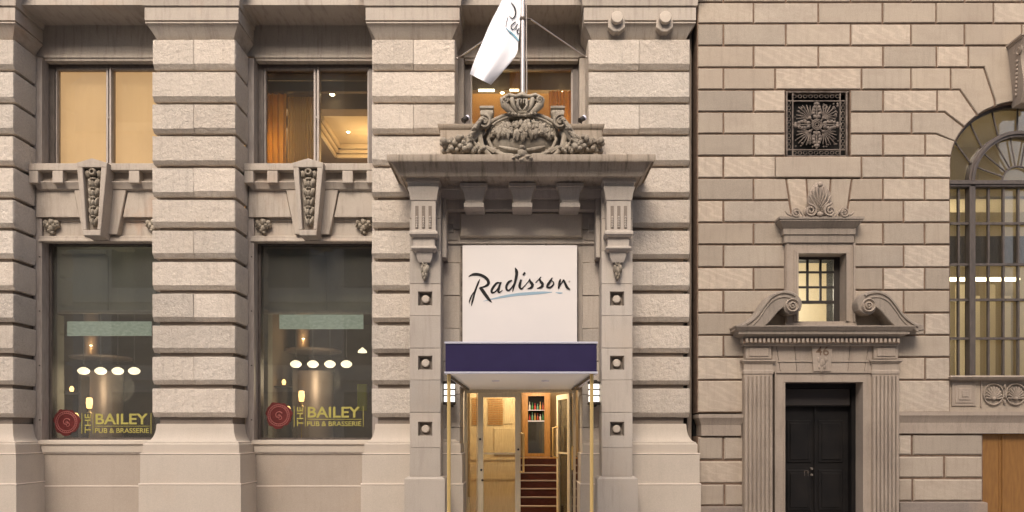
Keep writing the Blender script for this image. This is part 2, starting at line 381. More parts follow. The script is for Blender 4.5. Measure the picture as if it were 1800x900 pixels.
def lamp(kind, loc, energy, col=(1, 0.62, 0.28), size=0.4, rot=None):
    L = bpy.data.lights.new('lamp_light', kind); L.energy = energy; L.color = col
    if kind == 'AREA': L.size = size
    else: L.shadow_soft_size = size
    o = bpy.data.objects.new('lamp_light', L); sc.collection.objects.link(o); o.location = loc
    if rot: o.rotation_euler = rot
    return o

def text(body, name, m, parent, x0, x1, z0, z1, y, rot90=False, off=0.012):
    c = bpy.data.curves.new(name, 'FONT'); c.body = body; c.size = 1; c.extrude = 0.004; c.offset = off; c.resolution_u = 4
    t = bpy.data.objects.new('tmp', c); sc.collection.objects.link(t)
    dg = bpy.context.evaluated_depsgraph_get(); me = bpy.data.meshes.new_from_object(t.evaluated_get(dg))
    bpy.data.objects.remove(t)
    xs = [v.co.x for v in me.vertices]; ys = [v.co.y for v in me.vertices]
    a, b, e, f = min(xs), max(xs), min(ys), max(ys)
    for v in me.vertices:
        u, s, dp = (v.co.x-a)/(b-a), (v.co.y-e)/(f-e), v.co.z
        if rot90: u, s = 1-s, u
        v.co = (x0+(x1-x0)*u, y-dp*0.5, z0+(z1-z0)*s)
    me.materials.clear(); me.materials.append(m); me.name = name
    o = bpy.data.objects.new(name, me); sc.collection.objects.link(o); o.parent = parent; return o

# ------------------------------------------------------------ ground
g = MB(); g.box(-60, 60, -60, 6.3, -0.35, -0.15); g.build('road', M['asphalt'], kind='structure')
g = MB(); g.box(-60, 60, 6.55, 60, -0.35, 0.0); g.build('pavement', M['pave'], kind='structure')
g = MB(); g.box(-60, 60, 6.3, 6.548, -0.35, 0.004, 0.01); g.build('kerb', M['plinth'], kind='structure')
g = MB(); g.box(-60, 60, -11.5, -6.2, -0.15, -0.02); g.build('far_pavement', M['pave'], kind='structure')

# ------------------------------------------------------------ hotel building
H = thing('hotel_building', 'pale grey stone hotel front with banded rusticated piers, large windows and a carved entrance portal', 'building')
WALL = 12.63
TOPS = [13, 69, 126, 183, 239, 295, 351, 405, 460, 516, 572, 627, 683, 741]
def pier(c0, c1, first=1):
    """c0,c1: photo x of the block edges at Y=12"""
    x0, x1 = XP(c0), XP(c1)
    xm = (x0+x1)/2 if c1-c0 < 160 else XP((c0+c1)/2)
    core = MB(); core.box(x0+0.09, x1-0.09, 12.10, 12.62, 0.2, 8.3)
    p = core.build('pier', M['groove'], H)
    for i in range(1, 13):
        zt = ZP(TOPS[i]); zb = ZP(TOPS[i+1])+0.058+0.0015*i
        splits = [(x0, xm-0.002), (xm+0.002, x1)] if i % 2 and not (c1-c0 > 160 and i > 4) else [(x0, x1)]
        for a, b in splits:
            mb = MB(); mb.tint = random.random()
            k = len(splits) > 1
            rock(mb, a, b, 12.0+random.uniform(-.004, .004), 12.55, zb, zt, rs=random.uniform(.009, .017), rf=.05, rb=random.uniform(.06, .078), amp=random.uniform(.003, .0065), seed=random.random()*50)
            # square off the middle joint of a split course
            if k:
                for v in mb.bm.verts:
                    if a == x0 and v.co.x > b-0.034: v.co.x = b-(b-v.co.x)*0.16 if v.co.x < b else v.co.x
                    if b == x1 and v.co.x < a+0.034: v.co.x = a+(v.co.x-a)*0.16 if v.co.x > a else v.co.x
            mb.build('stone_block', M['rock'], p, 24)
    # capital
    z = lambda py, Y=11.9: ZP(py, Y)
    mb = MB(); mb.mould(x0+0.05, x1-0.05, 12.05, 12.62, [(0.0, 8.205), (-0.02, 8.215), (-0.02, 8.225), (0.0, 8.24), (0.03, 8.30), (0.075, 8.37), (0.115, 8.425), (0.125, 8.43), (0.125, 8.45), (0.10, 8.455), (0.10, 8.475), (0.13, 8.477), (0.13, 8.685), (0.11, 8.69), (0.11, 8.70), (0.15, 8.71), (0.16, 8.80), (0.2, 8.95), (0.26, 9.0), (0.26, 9.2)])
    mb.build('capital', M['smooth'], p, 30)
    # base
    mb = MB(); pr = []
    zc0, zc1 = ZP(745), ZP(777)
    pr.append((-0.055, zc0))
    for i in range(9):
        t = i/8; a = t*math.pi/2
        pr.append((-0.05+0.13*(1-math.cos(a)), zc0-0.02-(zc0-zc1-0.02)*math.sin(a)))
    pr += [(0.08, ZP(779)), (0.10, ZP(781)), (0.10, ZP(796))]
    mb.mould(x0, x1, 12.0, 12.62, pr)
    mb.build('base_moulding', M['base'], p, 40)
    mb = MB(); mb.mould(x0, x1, 12.0, 12.62, [(0.112, ZP(797.5)), (0.128, ZP(799)), (0.128, ZP(849))]); mb.build('plinth_course', M['base'], p)
    mb = MB(); mb.mould(x0, x1, 12.0, 12.62, [(0.13, ZP(850.5)), (0.145, ZP(852)), (0.145, 0.0)]); mb.build('plinth_course', M['base'], p)
    mb = MB(); mb.mould(x0, x1, 12.0, 12.6, [(0.135, ZP(796.2)), (0.135, ZP(797.6))]); mb.mould(x0, x1, 12.0, 12.6, [(0.15, ZP(849)), (0.15, ZP(850.6))])
    mb.build('pale_joint', M['white_joint'], p)
    return p
piers = [pier(-123, 24), pier(267, 414), pier(653, 800), pier(1034, 1213)]
# bosses on the corner pier's capital
for px in (1085, 1170):
    c = P(px, 30, 11.83); mb = MB()
    mb.disc((c.x, 11.86, c.z), [(0.10, -0.02), (0.10, 0.03), (0.09, 0.042), (0.0, 0.05)])
    mb.build('round_boss', M['base'], piers[3], 40)
    mb = MB(); x = c.x
    mb.prism([(x-0.14, c.z+0.03), (x+0.14, c.z+0.03), (x+0.14, c.z-0.13), (x+.05, c.z-0.20), (x-.05, c.z-0.20), (x-0.14, c.z-0.13)], 11.90, 12.1, 0.01)
    mb.build('boss_bracket', M['smooth'], piers[3], 30)

# corner strip of the hotel next to the ashlar building
mb = MB(); mb.box(XP(1213)+0.004, XP(1213)+0.075, 12.22, 13.4, 0, 9.6); mb.build('corner_strip', M['groove'], H)

# architrave over the bays, frieze and upper lintel
AX0, AX1 = -11.2, XP(1213)-0.1
mb = MB(); mb.box(AX0, AX1, 12.03, 12.05, 8.795, 9.6); mb.box(AX0, AX1, 12.05, 13.2, 8.80, 9.6); mb.build('architrave', M['smooth'], H)
bays = [(24, 267), (414, 653), (800, 1034)]
for k, (a, b) in enumerate(bays):
    xa, xb = XP(a), XP(b)
    mb = MB(); mb.box(xa-0.1, xb+0.1, 12.64, 13.0, ZP(99, 12.64), 8.799)
    mb.build('frieze', M['smooth'], H)
    mb = MB(); mb.mould(xa+0.1, xb-0.1, 12.60, 13.0, [(0.0, ZP(98, 12.64)), (0.0, ZP(101, 12.6)), (-0.02, ZP(102, 12.6)), (-0.02, ZP(106, 12.6))])
    mb.build('lintel_moulding', M['smooth'], H)
    # jamb strips beside the piers, full height
    for s, x in ((1, xa), (-1, xb)):
        mb = MB(); mb.box(x-s*0.05, x+s*0.10, 12.56, 12.9, 1.3 if k < 2 else 4.5, ZP(104, 12.6)+0.0)
        mb.build('jamb', M['framelt'] if k < 2 else M['smooth'], H)

# upper windows
def upper_window(a, b, py1=292, mull=True):
    xa, xb = XP(a)+0.10, XP(b)-0.10; zt = ZP(106, 12.66); zb = ZP(py1, 12.7)-0.1
    Y = 12.80; fr = MB(); t = 0.075
    fr.box(xa, xa+t+0.03, Y-0.06, Y+0.1, zb, zt); fr.box(xb-t-0.03, xb, Y-0.06, Y+0.1, zb, zt)
    fr.box(xa+t+.03, xb-t-.03, Y-0.06, Y+0.1, zt-t, zt); fr.box(xa+t+.03, xb-t-.03, Y-0.06, Y+0.1, zb, zb+t)
    w_ = fr.build('upper_window', M['frame'], H)
    i = MB()
    i.box(xa+t+.03, xa+t+.055, Y-0.03, Y+0.07, zb+t, zt-t); i.box(xb-t-.055, xb-t-.03, Y-0.03, Y+0.07, zb+t, zt-t)
    i.box(xa+t+.055, xb-t-.055, Y-0.03, Y+0.07, zt-t-.03, zt-t)
    i.build('inner_frame', M['framelt'], w_)
    xc = (xa+xb)/2
    if mull:
        m = MB(); m.box(xc-0.05, xc-0.012, Y-0.04, Y+0.09, zb, zt-t, 0.004); m.box(xc+0.014, xc+0.05, Y-0.055, Y+0.09, zb, zt-t, 0.004); m.box(xc-0.012, xc+0.014, Y+0.0, Y+0.09, zb, zt-t)
        m.disc((xc+0.0, Y-0.055, (zb+zt)/2), [(0.02, 0), (0.018, 0.015), (0, 0.02)], 10)
        m.build('mullion', M['framelt'], w_)
    gl = MB(); gl.box(xa+t, xb-t, Y+0.03, Y+0.036, zb+0.02, zt-t+0.02); gl.build('glass_pane', M['glass'], w_, 0)
    return w_, xa, xb, zb, zt
for a, b in bays: upper_window(a, b, mull=(a != 800))

# spandrels between upper and lower windows
def spandrel(a, b, SM=None):
    SM = SM or M['smooth']
    xa, xb = XP(a), XP(b); xc = (xa+xb)/2
    Z = lambda py: ZP(py, 12.5)
    mb = MB(); mb.box(xa-0.05, xb+0.05, 12.62, 12.98, ZP(424, 12.62), ZP(287, 12.62)); s = mb.build('spandrel', SM, H)
    # crowning band: top fillet, blocks and recessed frieze
    Zf = lambda py: ZP(py, 12.36)
    mb = MB(); mb.box(xa-0.0, xb+0.0, 12.36, 12.62, Zf(299), Zf(287), 0.006)
    mb.box(xa, xb, 12.50, 12.62, Zf(316), Zf(299)-0.001)
    mb.mould(xa+0.03, xb-0.03, 12.42, 12.62, [(0.0, Zf(316)-.001), (0.0, Zf(318)), (-0.03, Zf(323)), (-0.05, Zf(328)), (-.08, Zf(330))])
    mb.build('band_course', SM, s, 30)
    for o in (-1.0, -0.62, 0.62, 1.0):
        x = xc+o*(xb-xa)/2*0.92
        if abs(o) == 1.0: continue
        mb = MB(); mb.box(x-0.09, x+0.09, 12.365, 12.50, Zf(321), Zf(299.5), 0.006); mb.build('block', SM, s)
    for sg in (-1, 1):
        mb = MB(); x = xc+sg*(xb-xa)/2; mb.box(x-sg*0.16, x, 12.365, 12.50, Zf(321), Zf(299.5), 0.006); mb.build('block', SM, s)
    # two voussoirs beside the keystone
    for sg in (-1, 1):
        pts = [(xc+sg*0.16, Z(330)), (xc+sg*0.46, Z(330)), (xc+sg*0.30, Z(412)), (xc+sg*0.12, Z(412))]
        mb = MB(); mb.prism(pts, 12.49, 12.63, 0.008); mb.build('voussoir', SM, s)
        # raised field above a sunk lower panel
        x_in, x_out = xc+sg*0.475, xc+sg*((xb-xa)/2-0.02)
        mb = MB(); mb.prism([(x_in, Z(330)), (x_out, Z(330)), (x_out, Z(381)), (xc+sg*0.375, Z(381))], 12.525, 12.63, 0.008)
        mb.prism([(xc+sg*0.372, Z(381.2)), (x_out, Z(381.2)), (x_out, Z(386)), (xc+sg*0.366, Z(386))], 12.59, 12.63, 0.004)
        mb.build('raised_panel', SM, s)
        # carved drop at the outer end of the sunk panel
        mb = MB(); x = xc+sg*((xb-xa)/2-0.26); z = Z(386)
        for q, (dx, dz, r) in enumerate([(-.09, -.04, .05), (0, -.03, .06), (.09, -.04, .05), (-.05, -.09, .05), (.05, -.09, .05), (0, -.13, .055), (-.02, -.18, .04), (.02, -.21, .03), (-.11, -.09, .03), (.11, -.09, .03)]):
            mb.blob((x+dx, 12.58, z+dz), (r, .07, r*1.1), rough=0.5, seed=q)
        mb.build('carved_drop', M['carve'], s, 60)
    mb = MB(); mb.mould(xa+0.06, xb-0.06, 12.55, 12.7, [(-.04, Z(412)), (0.0, Z(414)), (0.0, Z(418)), (0.015, Z(420)), (0.015, Z(423))]); mb.build('lower_moulding', SM, s, 30)
    # keystone with sunk panel
    Zk = lambda py: ZP(py, 12.25); zt, zb = Zk(283), Zk(414)
    def wd(z, t, b): return b+(t-b)*(z-zb)/(zt-zb)
    z1, z0 = Zk(294), Zk(404)
    k = MB()
    o = lambda z: wd(z, 0.265, 0.145); n_ = lambda z: wd(z, 0.165, 0.088)
    yb = 12.63; yf = 12.25
    k.prism([(xc-o(zt), zt-0.03), (xc, zt+0.05), (xc+o(zt), zt-0.03), (xc+o(z1), z1), (xc-o(z1), z1)], yf, yb, 0.008)
    k.prism([(xc-o(z0), z0), (xc+o(z0), z0), (xc+o(zb), zb), (xc-o(zb), zb)], yf, yb, 0.008)
    for sg in (-1, 1):
        k.prism([(xc+sg*o(z1), z1-.001), (xc+sg*n_(z1), z1-.001), (xc+sg*n_(z0), z0+.001), (xc+sg*o(z0), z0+.001)], yf, yb, 0.008)
    k.box(xc-n_(z1), xc+n_(z1), yf+0.12, yb, z0, z1)
    ks = k.build('keystone', SM, s, 30)
    c = MB(); c.disc((xc, yf+0.04, z1-0.07), [(0.062, -0.05), (0.062, 0.03), (0.05, 0.05), (0.03, 0.045), (0.028, 0.0), (0.0, 0.0)], 20)
    for sg in (-1, 1): c.blob((xc+sg*0.10, yf+0.08, z1-0.09), (.05, .06, .07), rough=.5)
    n = 5; zz = z1-0.2; sp = (zz-z0-0.06)/n
    for q in range(n):
        z = zz-sp*q-0.05; wq = n_(z)*0.52
        for sg in (-1, 1):
            c.blob((xc+sg*wq*0.75, yf+0.09, z), (wq*0.65, .075, sp*0.55), Matrix.Rotation(sg*0.3, 3, 'Y'), rough=.45, seed=q*2+sg)
        c.blob((xc, yf+0.06, z-sp*0.12), (wq*0.5, .07, sp*0.42), rough=.3, seed=q)
        c.blob((xc, yf+0.05, z+sp*0.42), (wq*0.85, .05, sp*0.14), rough=.4, seed=q+9)
    c.build('carved_garland', M['carve'], s, 60)
    return s
spandrel(*bays[0], M['smoothstain']); spandrel(*bays[1])

# lower windows, sills, dados
def lower_window(a, b, which):
    xa, xb = XP(a)+0.10, XP(b)-0.10; Y = 12.80; zt = ZP(424, 12.7); zb = ZP(773, 12.7); t = 0.05
    fr = MB()
    for x0_, x1_ in ((xa, xa+t), (xb-t, xb)): fr.box(x0_, x1_, Y-0.06, Y+0.1, zb, zt, 0.004)
    fr.box(xa+t, xb-t, Y-0.06, Y+0.1, zt-t, zt); fr.box(xa+t, xb-t, Y-0.06, Y+0.1, zb, zb+t*0.7, .004)
    w_ = fr.build('shop_window', M['frame'], H)
    gl = MB(); gl.box(xa+t-.01, xb-t+.01, Y+0.0, Y+0.008, zb+0.02, zt-0.02); gl.build('glass_pane', M['glassw'], w_, 0)
    # hidden bolts along the left frame strip
    for q in range(4):
        m = MB(); m.disc((XP(a)+0.06, 12.56, zb+0.35+q*0.95), [(0.014, 0), (0.012, 0.01), (0, 0.012)], 10); m.build('bolt', M['frame'], w_)
    # sill
    mb = MB(); mb.mould(XP(a)+0.11, XP(b)-0.11, 12.52, 12.9, [(0.0, zb), (0.02, zb-0.01), (0.03, zb-0.03), (0.03, zb-0.075), (0.0, zb-0.09), (-0.0, zb-0.14), (-0.01, ZP(795, 12.6))])
    mb.build('window_sill', M['base'], H, 30)
    mb = MB(); mb.box(XP(a)-0.05, XP(b)+0.05, 12.57, 12.95, 0, ZP(798, 12.57)); mb.build('dado_panel', M['dado'], H)
    mb = MB(); mb.box(XP(a), XP(b), 12.55, 12.7, ZP(797.5, 12.57)+0.001, ZP(795.5, 12.57)); mb.box(XP(a), XP(b), 12.562, 12.7, ZP(855, 12.57), ZP(853.5, 12.57)); mb.build('pale_joint', M['white_joint'], H)
    # vinyl sign on the glass
    t_ = thing('window_sign', 'gold THE BAILEY PUB & BRASSERIE lettering with red seal on the %s window' % which, 'sign', group='vinyl signs on the lower windows')
    ox = 0 if a == 24 else 373; oy = 0 if a == 24 else -12
    Yt = Y-0.004; q = lambda px, py: (XP(px+ox, Yt), ZP(py+oy, Yt))
    def tx(body, x0, x1, y0, y1, **k):
        A = q(x0, y1); B = q(x1, y0); return text(body, 'lettering', M['gold'], t_, A[0], B[0], A[1], B[1], Yt, **k)
    tx('BAILEY', 168, 260, 727, 746, off=0.02); tx('PUB & BRASSERIE', 167, 262, 752.5, 761); tx('THE', 149, 160, 727.5, 761, rot90=True)
    bd = MB()
    for x0, x1, y0, y1 in ((143.5, 144.6, 726, 762), (265, 266.1, 726, 762), (163.3, 164.2, 726, 762), (167, 263, 748.6, 749.5)):
        A = q(x0, y1); B = q(x1, y0); bd.box(A[0], B[0], Yt-0.003, Yt+0.001, A[1], B[1])
    bd.build('border_line', M['gold'], t_)
    C = q(117, 742); s_ = MB(); pts = []
    for k in range(48):
        an = 2*math.pi*k/48; r = 0.232*(1+0.05*math.sin(3*an+1)+0.04*math.sin(7*an)+0.03*math.sin(13*an))
        pts.append((C[0]+r*math.cos(an), C[1]+r*math.sin(an)))
    s_.prism(pts, Yt-0.004, Yt+0.001); s_.build('seal', M['red'], t_)
    rg = MB()
    for r0 in (0.19, 0.155):
        rg.tube([(C[0]+r0*math.cos(2*math.pi*k/40), Yt-0.006, C[1]+r0*math.sin(2*math.pi*k/40)) for k in range(41)], 0.0055, 6, False)
    for k in range(30):
        an = 2*math.pi*k/30+0.1; r0 = 0.172
        rg.box(C[0]+r0*math.cos(an)-0.005, C[0]+r0*math.cos(an)+0.005, Yt-0.009, Yt-0.002, C[1]+r0*math.sin(an)-0.007, C[1]+r0*math.sin(an)+0.007)
    rg.spiral((C[0], Yt-0.004, C[1]), 0.07, 0.01, 1.3, 0.5, 0.008); rg.spiral((C[0]+.02, Yt-0.004, C[1]-.05), 0.05, 0.01, 1.0, 2.5, 0.007, -1)
    rg.build('seal_relief', M['redlt'], t_)
    return w_
lower_window(24, 267, 'left'); lower_window(414, 653, 'middle')

# --------------------------- rooms behind the hotel windows
def room(name, x0, x1, y0, y1, z0, z1, m, back=None, ceil=None):
    b = MB(); t = 0.04
    b.box(x0-t, x1+t, y1, y1+t, z0-t, z1+t); b.box(x0-t, x0, y0, y1, z0, z1); b.box(x1, x1+t, y0, y1, z0, z1)
    b.box(x0-t, x1+t, y0, y1-.001, z0-t, z0-.001)
    o = b.build(name, m, H, 0)
    c = MB(); c.box(x0, x1, y0, y1, z1, z1+t); c.build('room_ceiling', ceil or m, H)
    return o
# upper left: blind
xa, xb = XP(24)+0.15, XP(267)-0.15
zt, zb = ZP(104, 12.7), ZP(296, 12.7)
bl = MB(); n = 60; x0 = XP(93, 12.95); rng = [[(x0+(xb+0.15-x0)*i/n, 12.97+0.004*math.sin(i*1.3), z) for i in range(n+1)] for z in (zb-.2, (zb+zt)/2, zt+.1)]
rng2 = [r+[(p[0], p[1]+0.01, p[2]) for p in reversed(r)] for r in rng]; bl.rings(rng2)
o = bl.build('roller_blind', M['blind'], None); o['label'] = 'pale amber roller blind glowing behind the upper left window'; o['category'] = 'blind'
n_ = M['blind'].node_tree.nodes; l_ = M['blind'].node_tree.links
tc = n_.new('ShaderNodeTexCoord'); sp = n_.new('ShaderNodeSeparateXYZ'); l_.new(tc.outputs['Object'], sp.inputs[0])
nz = n_.new('ShaderNodeTexNoise'); nz.inputs['Scale'].default_value = 0.8; l_.new(tc.outputs['Object'], nz.inputs[0])
ml = n_.new('ShaderNodeMapRange'); ml.inputs[1].default_value = 0.3; ml.inputs[2].default_value = 0.7; ml.inputs[3].default_value = 0.34; ml.inputs[4].default_value = 0.46
l_.new(nz.outputs[0], ml.inputs[0]); l_.new(ml.outputs[0], n_['Principled BSDF'].inputs['Emission Strength'])
room('room_shell', xa-0.2, xb+0.2, 12.99, 14.2, zb-.3, zt+.2, M['roomwarm'])

# upper middle: curtain, coffered ceiling, downlights
xa, xb = XP(414)+0.05, XP(653)-0.05
room('room_shell', xa-0.6, xb+0.6, 12.99, 16.5, 5.2, ZP(150, 13.2)+.1, M['roomwarm'], ceil=M['roomdark'])
Yc = 13.25
def curtain(x0, x1, z0, z1, Y, m, label, folds=9, amp=0.04):
    mb = MB(); n = folds*8; A = []; B = []
    for i in range(n+1):
        t = i/n; A.append((x0+(x1-x0)*t, Y+amp*math.sin(t*folds*2*math.pi)+amp*.4*math.sin(t*17+2), z0)); B.append((x0+(x1-x0)*t+0.02*math.sin(t*9), Y+amp*0.6*math.sin(t*folds*2*math.pi+.4), z1))
    r = lambda L: L+[(p[0], p[1]+0.006, p[2]) for p in reversed(L)]
    mb.rings([r(A), r(B)])
    o = mb.build('curtain', m, None, 60); o['label'] = label; o['category'] = 'curtain'; return o
curtain(XP(458, Yc), XP(502, Yc), 5.3, ZP(165, Yc), Yc, M['curtain'], 'glowing gold curtain gathered at the left of the upper middle window', 5, .05)
curtain(XP(504, Yc), XP(561, Yc), 5.3, ZP(168, Yc), Yc+.05, M['sheer'], 'brown pleated sheer curtain beside the gold one in the upper middle window', 13, .02)
# pelmet beam in the room
mb = MB(); mb.box(xa-.5, xb+.5, 13.15, 13.24, ZP(163, 13.2), ZP(145, 13.2)); mb.build('pelmet', M['roomdark'], H)
# dropped ceiling with a lit tray seen from below
tr = MB(); tr.box(-4.6, xb+1.2, 13.6, 13.9, 7.76, 8.1); tr.build('ceiling_soffit', M['roomdark'], H)
mb = MB(); mb.box(-3.9, xb+1.2, 13.9, 15.35, 7.76, 7.80); mb.build('ceiling_tray', M['roomcream'], H)
mb = MB(); mb.box(-5.0, -3.96, 13.9, 16.4, 7.52, 7.56); mb.box(-3.959, xb+1.2, 15.42, 16.4, 7.52, 7.56); mb.build('lower_ceiling', M['roomdark'], H)
mb = MB()
for q, (dd, z0_, z1_) in enumerate(((.0, 7.66, 7.755), (.05, 7.58, 7.655), (.10, 7.50, 7.575))):
    mb.box(-3.84-dd, -3.80-dd, 13.905, 15.2+dd, z0_, z1_, .006); mb.box(-3.80-dd, xb+1.2, 15.2+dd, 15.24+dd, z0_, z1_, .006)
mb.build('cove_moulding', M['roomcream'], H)
def downlight(px, py, Y, label, r=0.045):
    t = thing('downlight', label, 'lamp', group='small downlights inside the hotel'); c = P(px, py, Y)
    a = MB(); a.disc((c.x, c.y, c.z), [(r*1.35, 0.0), (r*1.35, 0.02), (r, 0.025), (r, 0.0)], 16, 'z'); a.build('rim', M['brasspale'], t)
    b = MB(); b.blob((c.x, c.y, c.z), (r, r, r*0.55), seg=12); b.build('bulb', M['spot'], t)
downlight(584, 166, 13.4, 'bright round downlight high in the right pane of the upper middle window')
downlight(612, 232, 14.6, 'small downlight in the tray ceiling of the upper middle window', 0.035)
lamp('POINT', (XP(650, 14.6), 14.6, 7.25), 15, (1, 0.62, 0.28), 0.2)
lamp('POINT', (XP(478, 13.6), 13.65, 6.9), 24, (1, 0.76, 0.46), 0.15)
lamp('POINT', (XP(560, 14.4), 14.3, 6.2), 10, (1, 0.72, 0.4), 0.2)

# centre: golden lobby ceiling behind the cartouche
xa, xb = XP(800)+0.05, XP(1034)-0.05
room('room_shell', xa-1.0, xb+1.0, 12.99, 17.0, 5.2, 9.0, M['roomwarm'], ceil=M['roomwarm'])
mb = MB(); mb.box(xa-.9, xb+.9, 13.6, 13.75, ZP(158, 13.6), 8.95); mb.build('bulkhead_or_added_board', M['roomdark'], H)
mb = MB(); mb.box(XP(896, 13.5), XP(914, 13.5), 13.4, 13.5, 5.3, 9.0); mb.build('wooden_post', M['wood'], H)
curtain(XP(965, 13.4), XP(1013, 13.4), 5.3, ZP(160, 13.4), 13.4, M['curtain'], 'gold curtain at the right of the window behind the carved crest', 6, .04)
for px, py, l in ((883, 163, 'downlight left of the flagpole in the window behind the crest'), (987, 162, 'downlight right of the flagpole in the window behind the crest')): downlight(px, py, 13.5, l, .035)
for x0, x1, l in ((841, 869, 'left'), (896, 912, 'right')):
    t = MB(); t.pbox(x0, x1, 156.5, 159.5, 13.38, 13.42); o = t.build('strip_light', M['tubelight'], None); o['label'] = 'thin warm strip light in the centre window, %s one of two' % l; o['category'] = 'lamp'
lamp('POINT', (XP(880, 15), 15.0, 7.8), 48, (1, 0.68, 0.3), 0.3)
lamp('POINT', (XP(985, 13.9), 13.9, 7.4), 22, (1, 0.68, 0.3), 0.2)

# restaurant behind both lower windows
rx0, rx1 = XP(24)-3.2, XP(653)+0.3
room('room_shell', rx0, rx1, 12.96, 18.0, 0.7, 5.35, M['roomdark'])
mb = MB(); mb.box(rx0+.01, rx1-.01, 13.5, 13.6, ZP(549, 13.5), 5.34)
mb.build('bulkhead_or_added_board', M['reflpier'], H)  # added board; its grey green tone stands in for the reflected facade
mb = MB(); mb.mould(rx0+.15, rx1-.15, 13.42, 13.5, [(0, ZP(551, 13.45)), (0.01, ZP(548, 13.45)), (0, ZP(546, 13.45))]); mb.build('added_board_moulding', M['framelt'], H)
mb = MB(); mb.box(rx0+.01, rx1-.01, 13.6, 17.99, 4.35, 4.42); mb.build('restaurant_ceiling', M['roomdark'], H)
mb = MB(); mb.box(XP(414)-.7, XP(414)-.25, 12.97, 17, .7, 5.3); mb.build('room_partition', M['roomdark'], H)
for bay, ox, oy in (('left', 0, 0), ('middle', 373, -12)):
    Yl = 14.0
    t = MB(); t.pbox(120+ox-2, 265+ox, 565+oy, 590+oy, 13.30, 13.34); o = t.build('pale_green_panel', M['pale'], None); o['label'] = 'pale green faintly emissive panel in the lower %s window' % bay; o['category'] = 'panel'  # thin pale green emissive slab set behind the glass
    for k, px in enumerate((147, 177, 207, 236)):
        which = ('leftmost', 'second from left', 'third from left', 'rightmost')[k]
        L = thing('pendant_lamp', '%s of four round white pendant lamps in the lower %s window' % (which, bay), 'lamp', group='white glass pendant lamps')
        c = P(px+ox, 652+oy, Yl)
        a = MB(); a.disc((c.x, c.y, c.z), [(0.03, 0.07), (0.062, 0.058), (0.10, 0.025), (0.108, 0.0), (0.098, -0.03), (0.062, -0.062), (0.03, -0.07)], 24, 'z'); a.build('glass_globe', M['lamp'], L, 60)
        a = MB(); a.tube([(c.x, c.y, c.z+.08), (c.x, c.y, 4.35)], 0.008, 6); a.build('rod', M['framelt'], L)
        a = MB(); a.disc((c.x, c.y, c.z+.08), [(0.035, 0), (0.03, 0.04), (0.012, 0.06)], 14, 'z'); a.build('cap', M['frame'], L)
    c = P(191+ox, 652+oy, Yl); lamp('POINT', (c.x, c.y+.3, c.z-.3), 24, (1, .8, .58), 0.3)
    T = thing('tank', 'tall copper cylinder with a flat ring top in the lower %s window' % bay, 'tank', group='copper cylinders in the restaurant')
    c = P(178+ox, 780, 15.5); a = MB(); a.disc((c.x, c.y, 0.7), [(0.42, 0), (0.42, 2.25)], 40, 'z'); a.build('body', M['copper'], T, 60)
    zt_ = ZP(632+oy, 15.5)
    a = MB(); a.disc((c.x, c.y, zt_), [(0.55, 0), (0.6, .01), (0.6, 0.05), (0.2, 0.07)], 40, 'z'); a.build('ring', M['copper'], T, 60)
    a = MB(); a.disc((XP(160+ox, 15.2), 15.2, zt_), [(0.14, 0.05), (0.14, 4.3-zt_)], 24, 'z'); a.build('flue', M['copper'], T, 60)
    lamp('POINT', (XP(160+ox, 14.9), 14.9, ZP(606+oy, 14.9)), 2.0, (1, .6, .25), .03)
    downlight(160+ox, 607+oy, 14.8, 'tiny spot lamp above the copper cylinder in the lower %s window' % bay, .025)
    Ln = thing('lantern', 'glowing orange lantern behind the lettering of the lower %s window' % bay, 'lamp', group='orange lanterns')
    c = P(157+ox, 708+oy, 13.8)
    a = MB(); a.disc((c.x, c.y, c.z), [(.03, -.11), (.045, -.1), (.058, 0), (.05, .09), (.03, .1)], 16, 'z'); a.build('shade', M['candle'], Ln, 60)
    a = MB(); a.disc((c.x, c.y, c.z-.2), [(.05, 0), (.02, .03), (.012, .08), (.045, .088), (.03, .09)], 16, 'z'); a.build('stand', M['brass'], Ln, 60)
    a = MB(); a.disc((c.x, c.y, c.z-.21), [(.012, 0), (.012, -1.0)], 10, 'z'); a.disc((c.x, c.y, c.z-1.21), [(.14, 0), (.14, .02)], 16, 'z'); a.build('floor_stem', M['brass'], Ln, 60)
    F_ = thing('bar_shelf', 'narrow lit shelf with small orange lamps at the left of the lower %s window' % bay, 'shelf')
    a = MB()
    for py in (690, 735): a.pbox(98+ox, 140+ox, py+oy, py+oy+2.5, 14.6, 14.9)
    a.pbox(96+ox, 98+ox, 660+oy, 900, 14.6, 14.9); a.pbox(140+ox, 142+ox, 660+oy, 900, 14.6, 14.9)
    a.build('rack', M['frame'], F_)
    for px, py in ((106, 729), (117, 728), (126, 684), (134, 731)):
        c = P(px+ox, py+oy, 14.7); a = MB(); a.disc((c.x, c.y, c.z-.05), [(.03, 0), (.045, .06), (.02, .11)], 12, 'z'); a.build('small_lamp', M['candle'], F_, 60)
    # side pier of the room
    a = MB(); a.pbox(83+ox, 98+ox, 552+oy, 780, 13.65, 13.9); a.build('interior_pier', M['reflpier'], H)
a = MB(); a.pbox(628, 644, 675, 722, 14.0, 14.1, .005); o = a.build('lime_screen', M['lime'], None); o['label'] = 'lime green panel at the right edge of the lower middle window'; o['category'] = 'panel'
a = MB(); c = P(637, 618, 14.2); a.disc((c.x, c.y, c.z), [(.09, -.02), (.08, .02), (.03, .06), (.01, .08)], 20, 'z'); o = a.build('dome_lamp', M['lamp'], None, 60); o['label'] = 'small white dome lamp at the right of the lower middle window'; o['category'] = 'lamp'
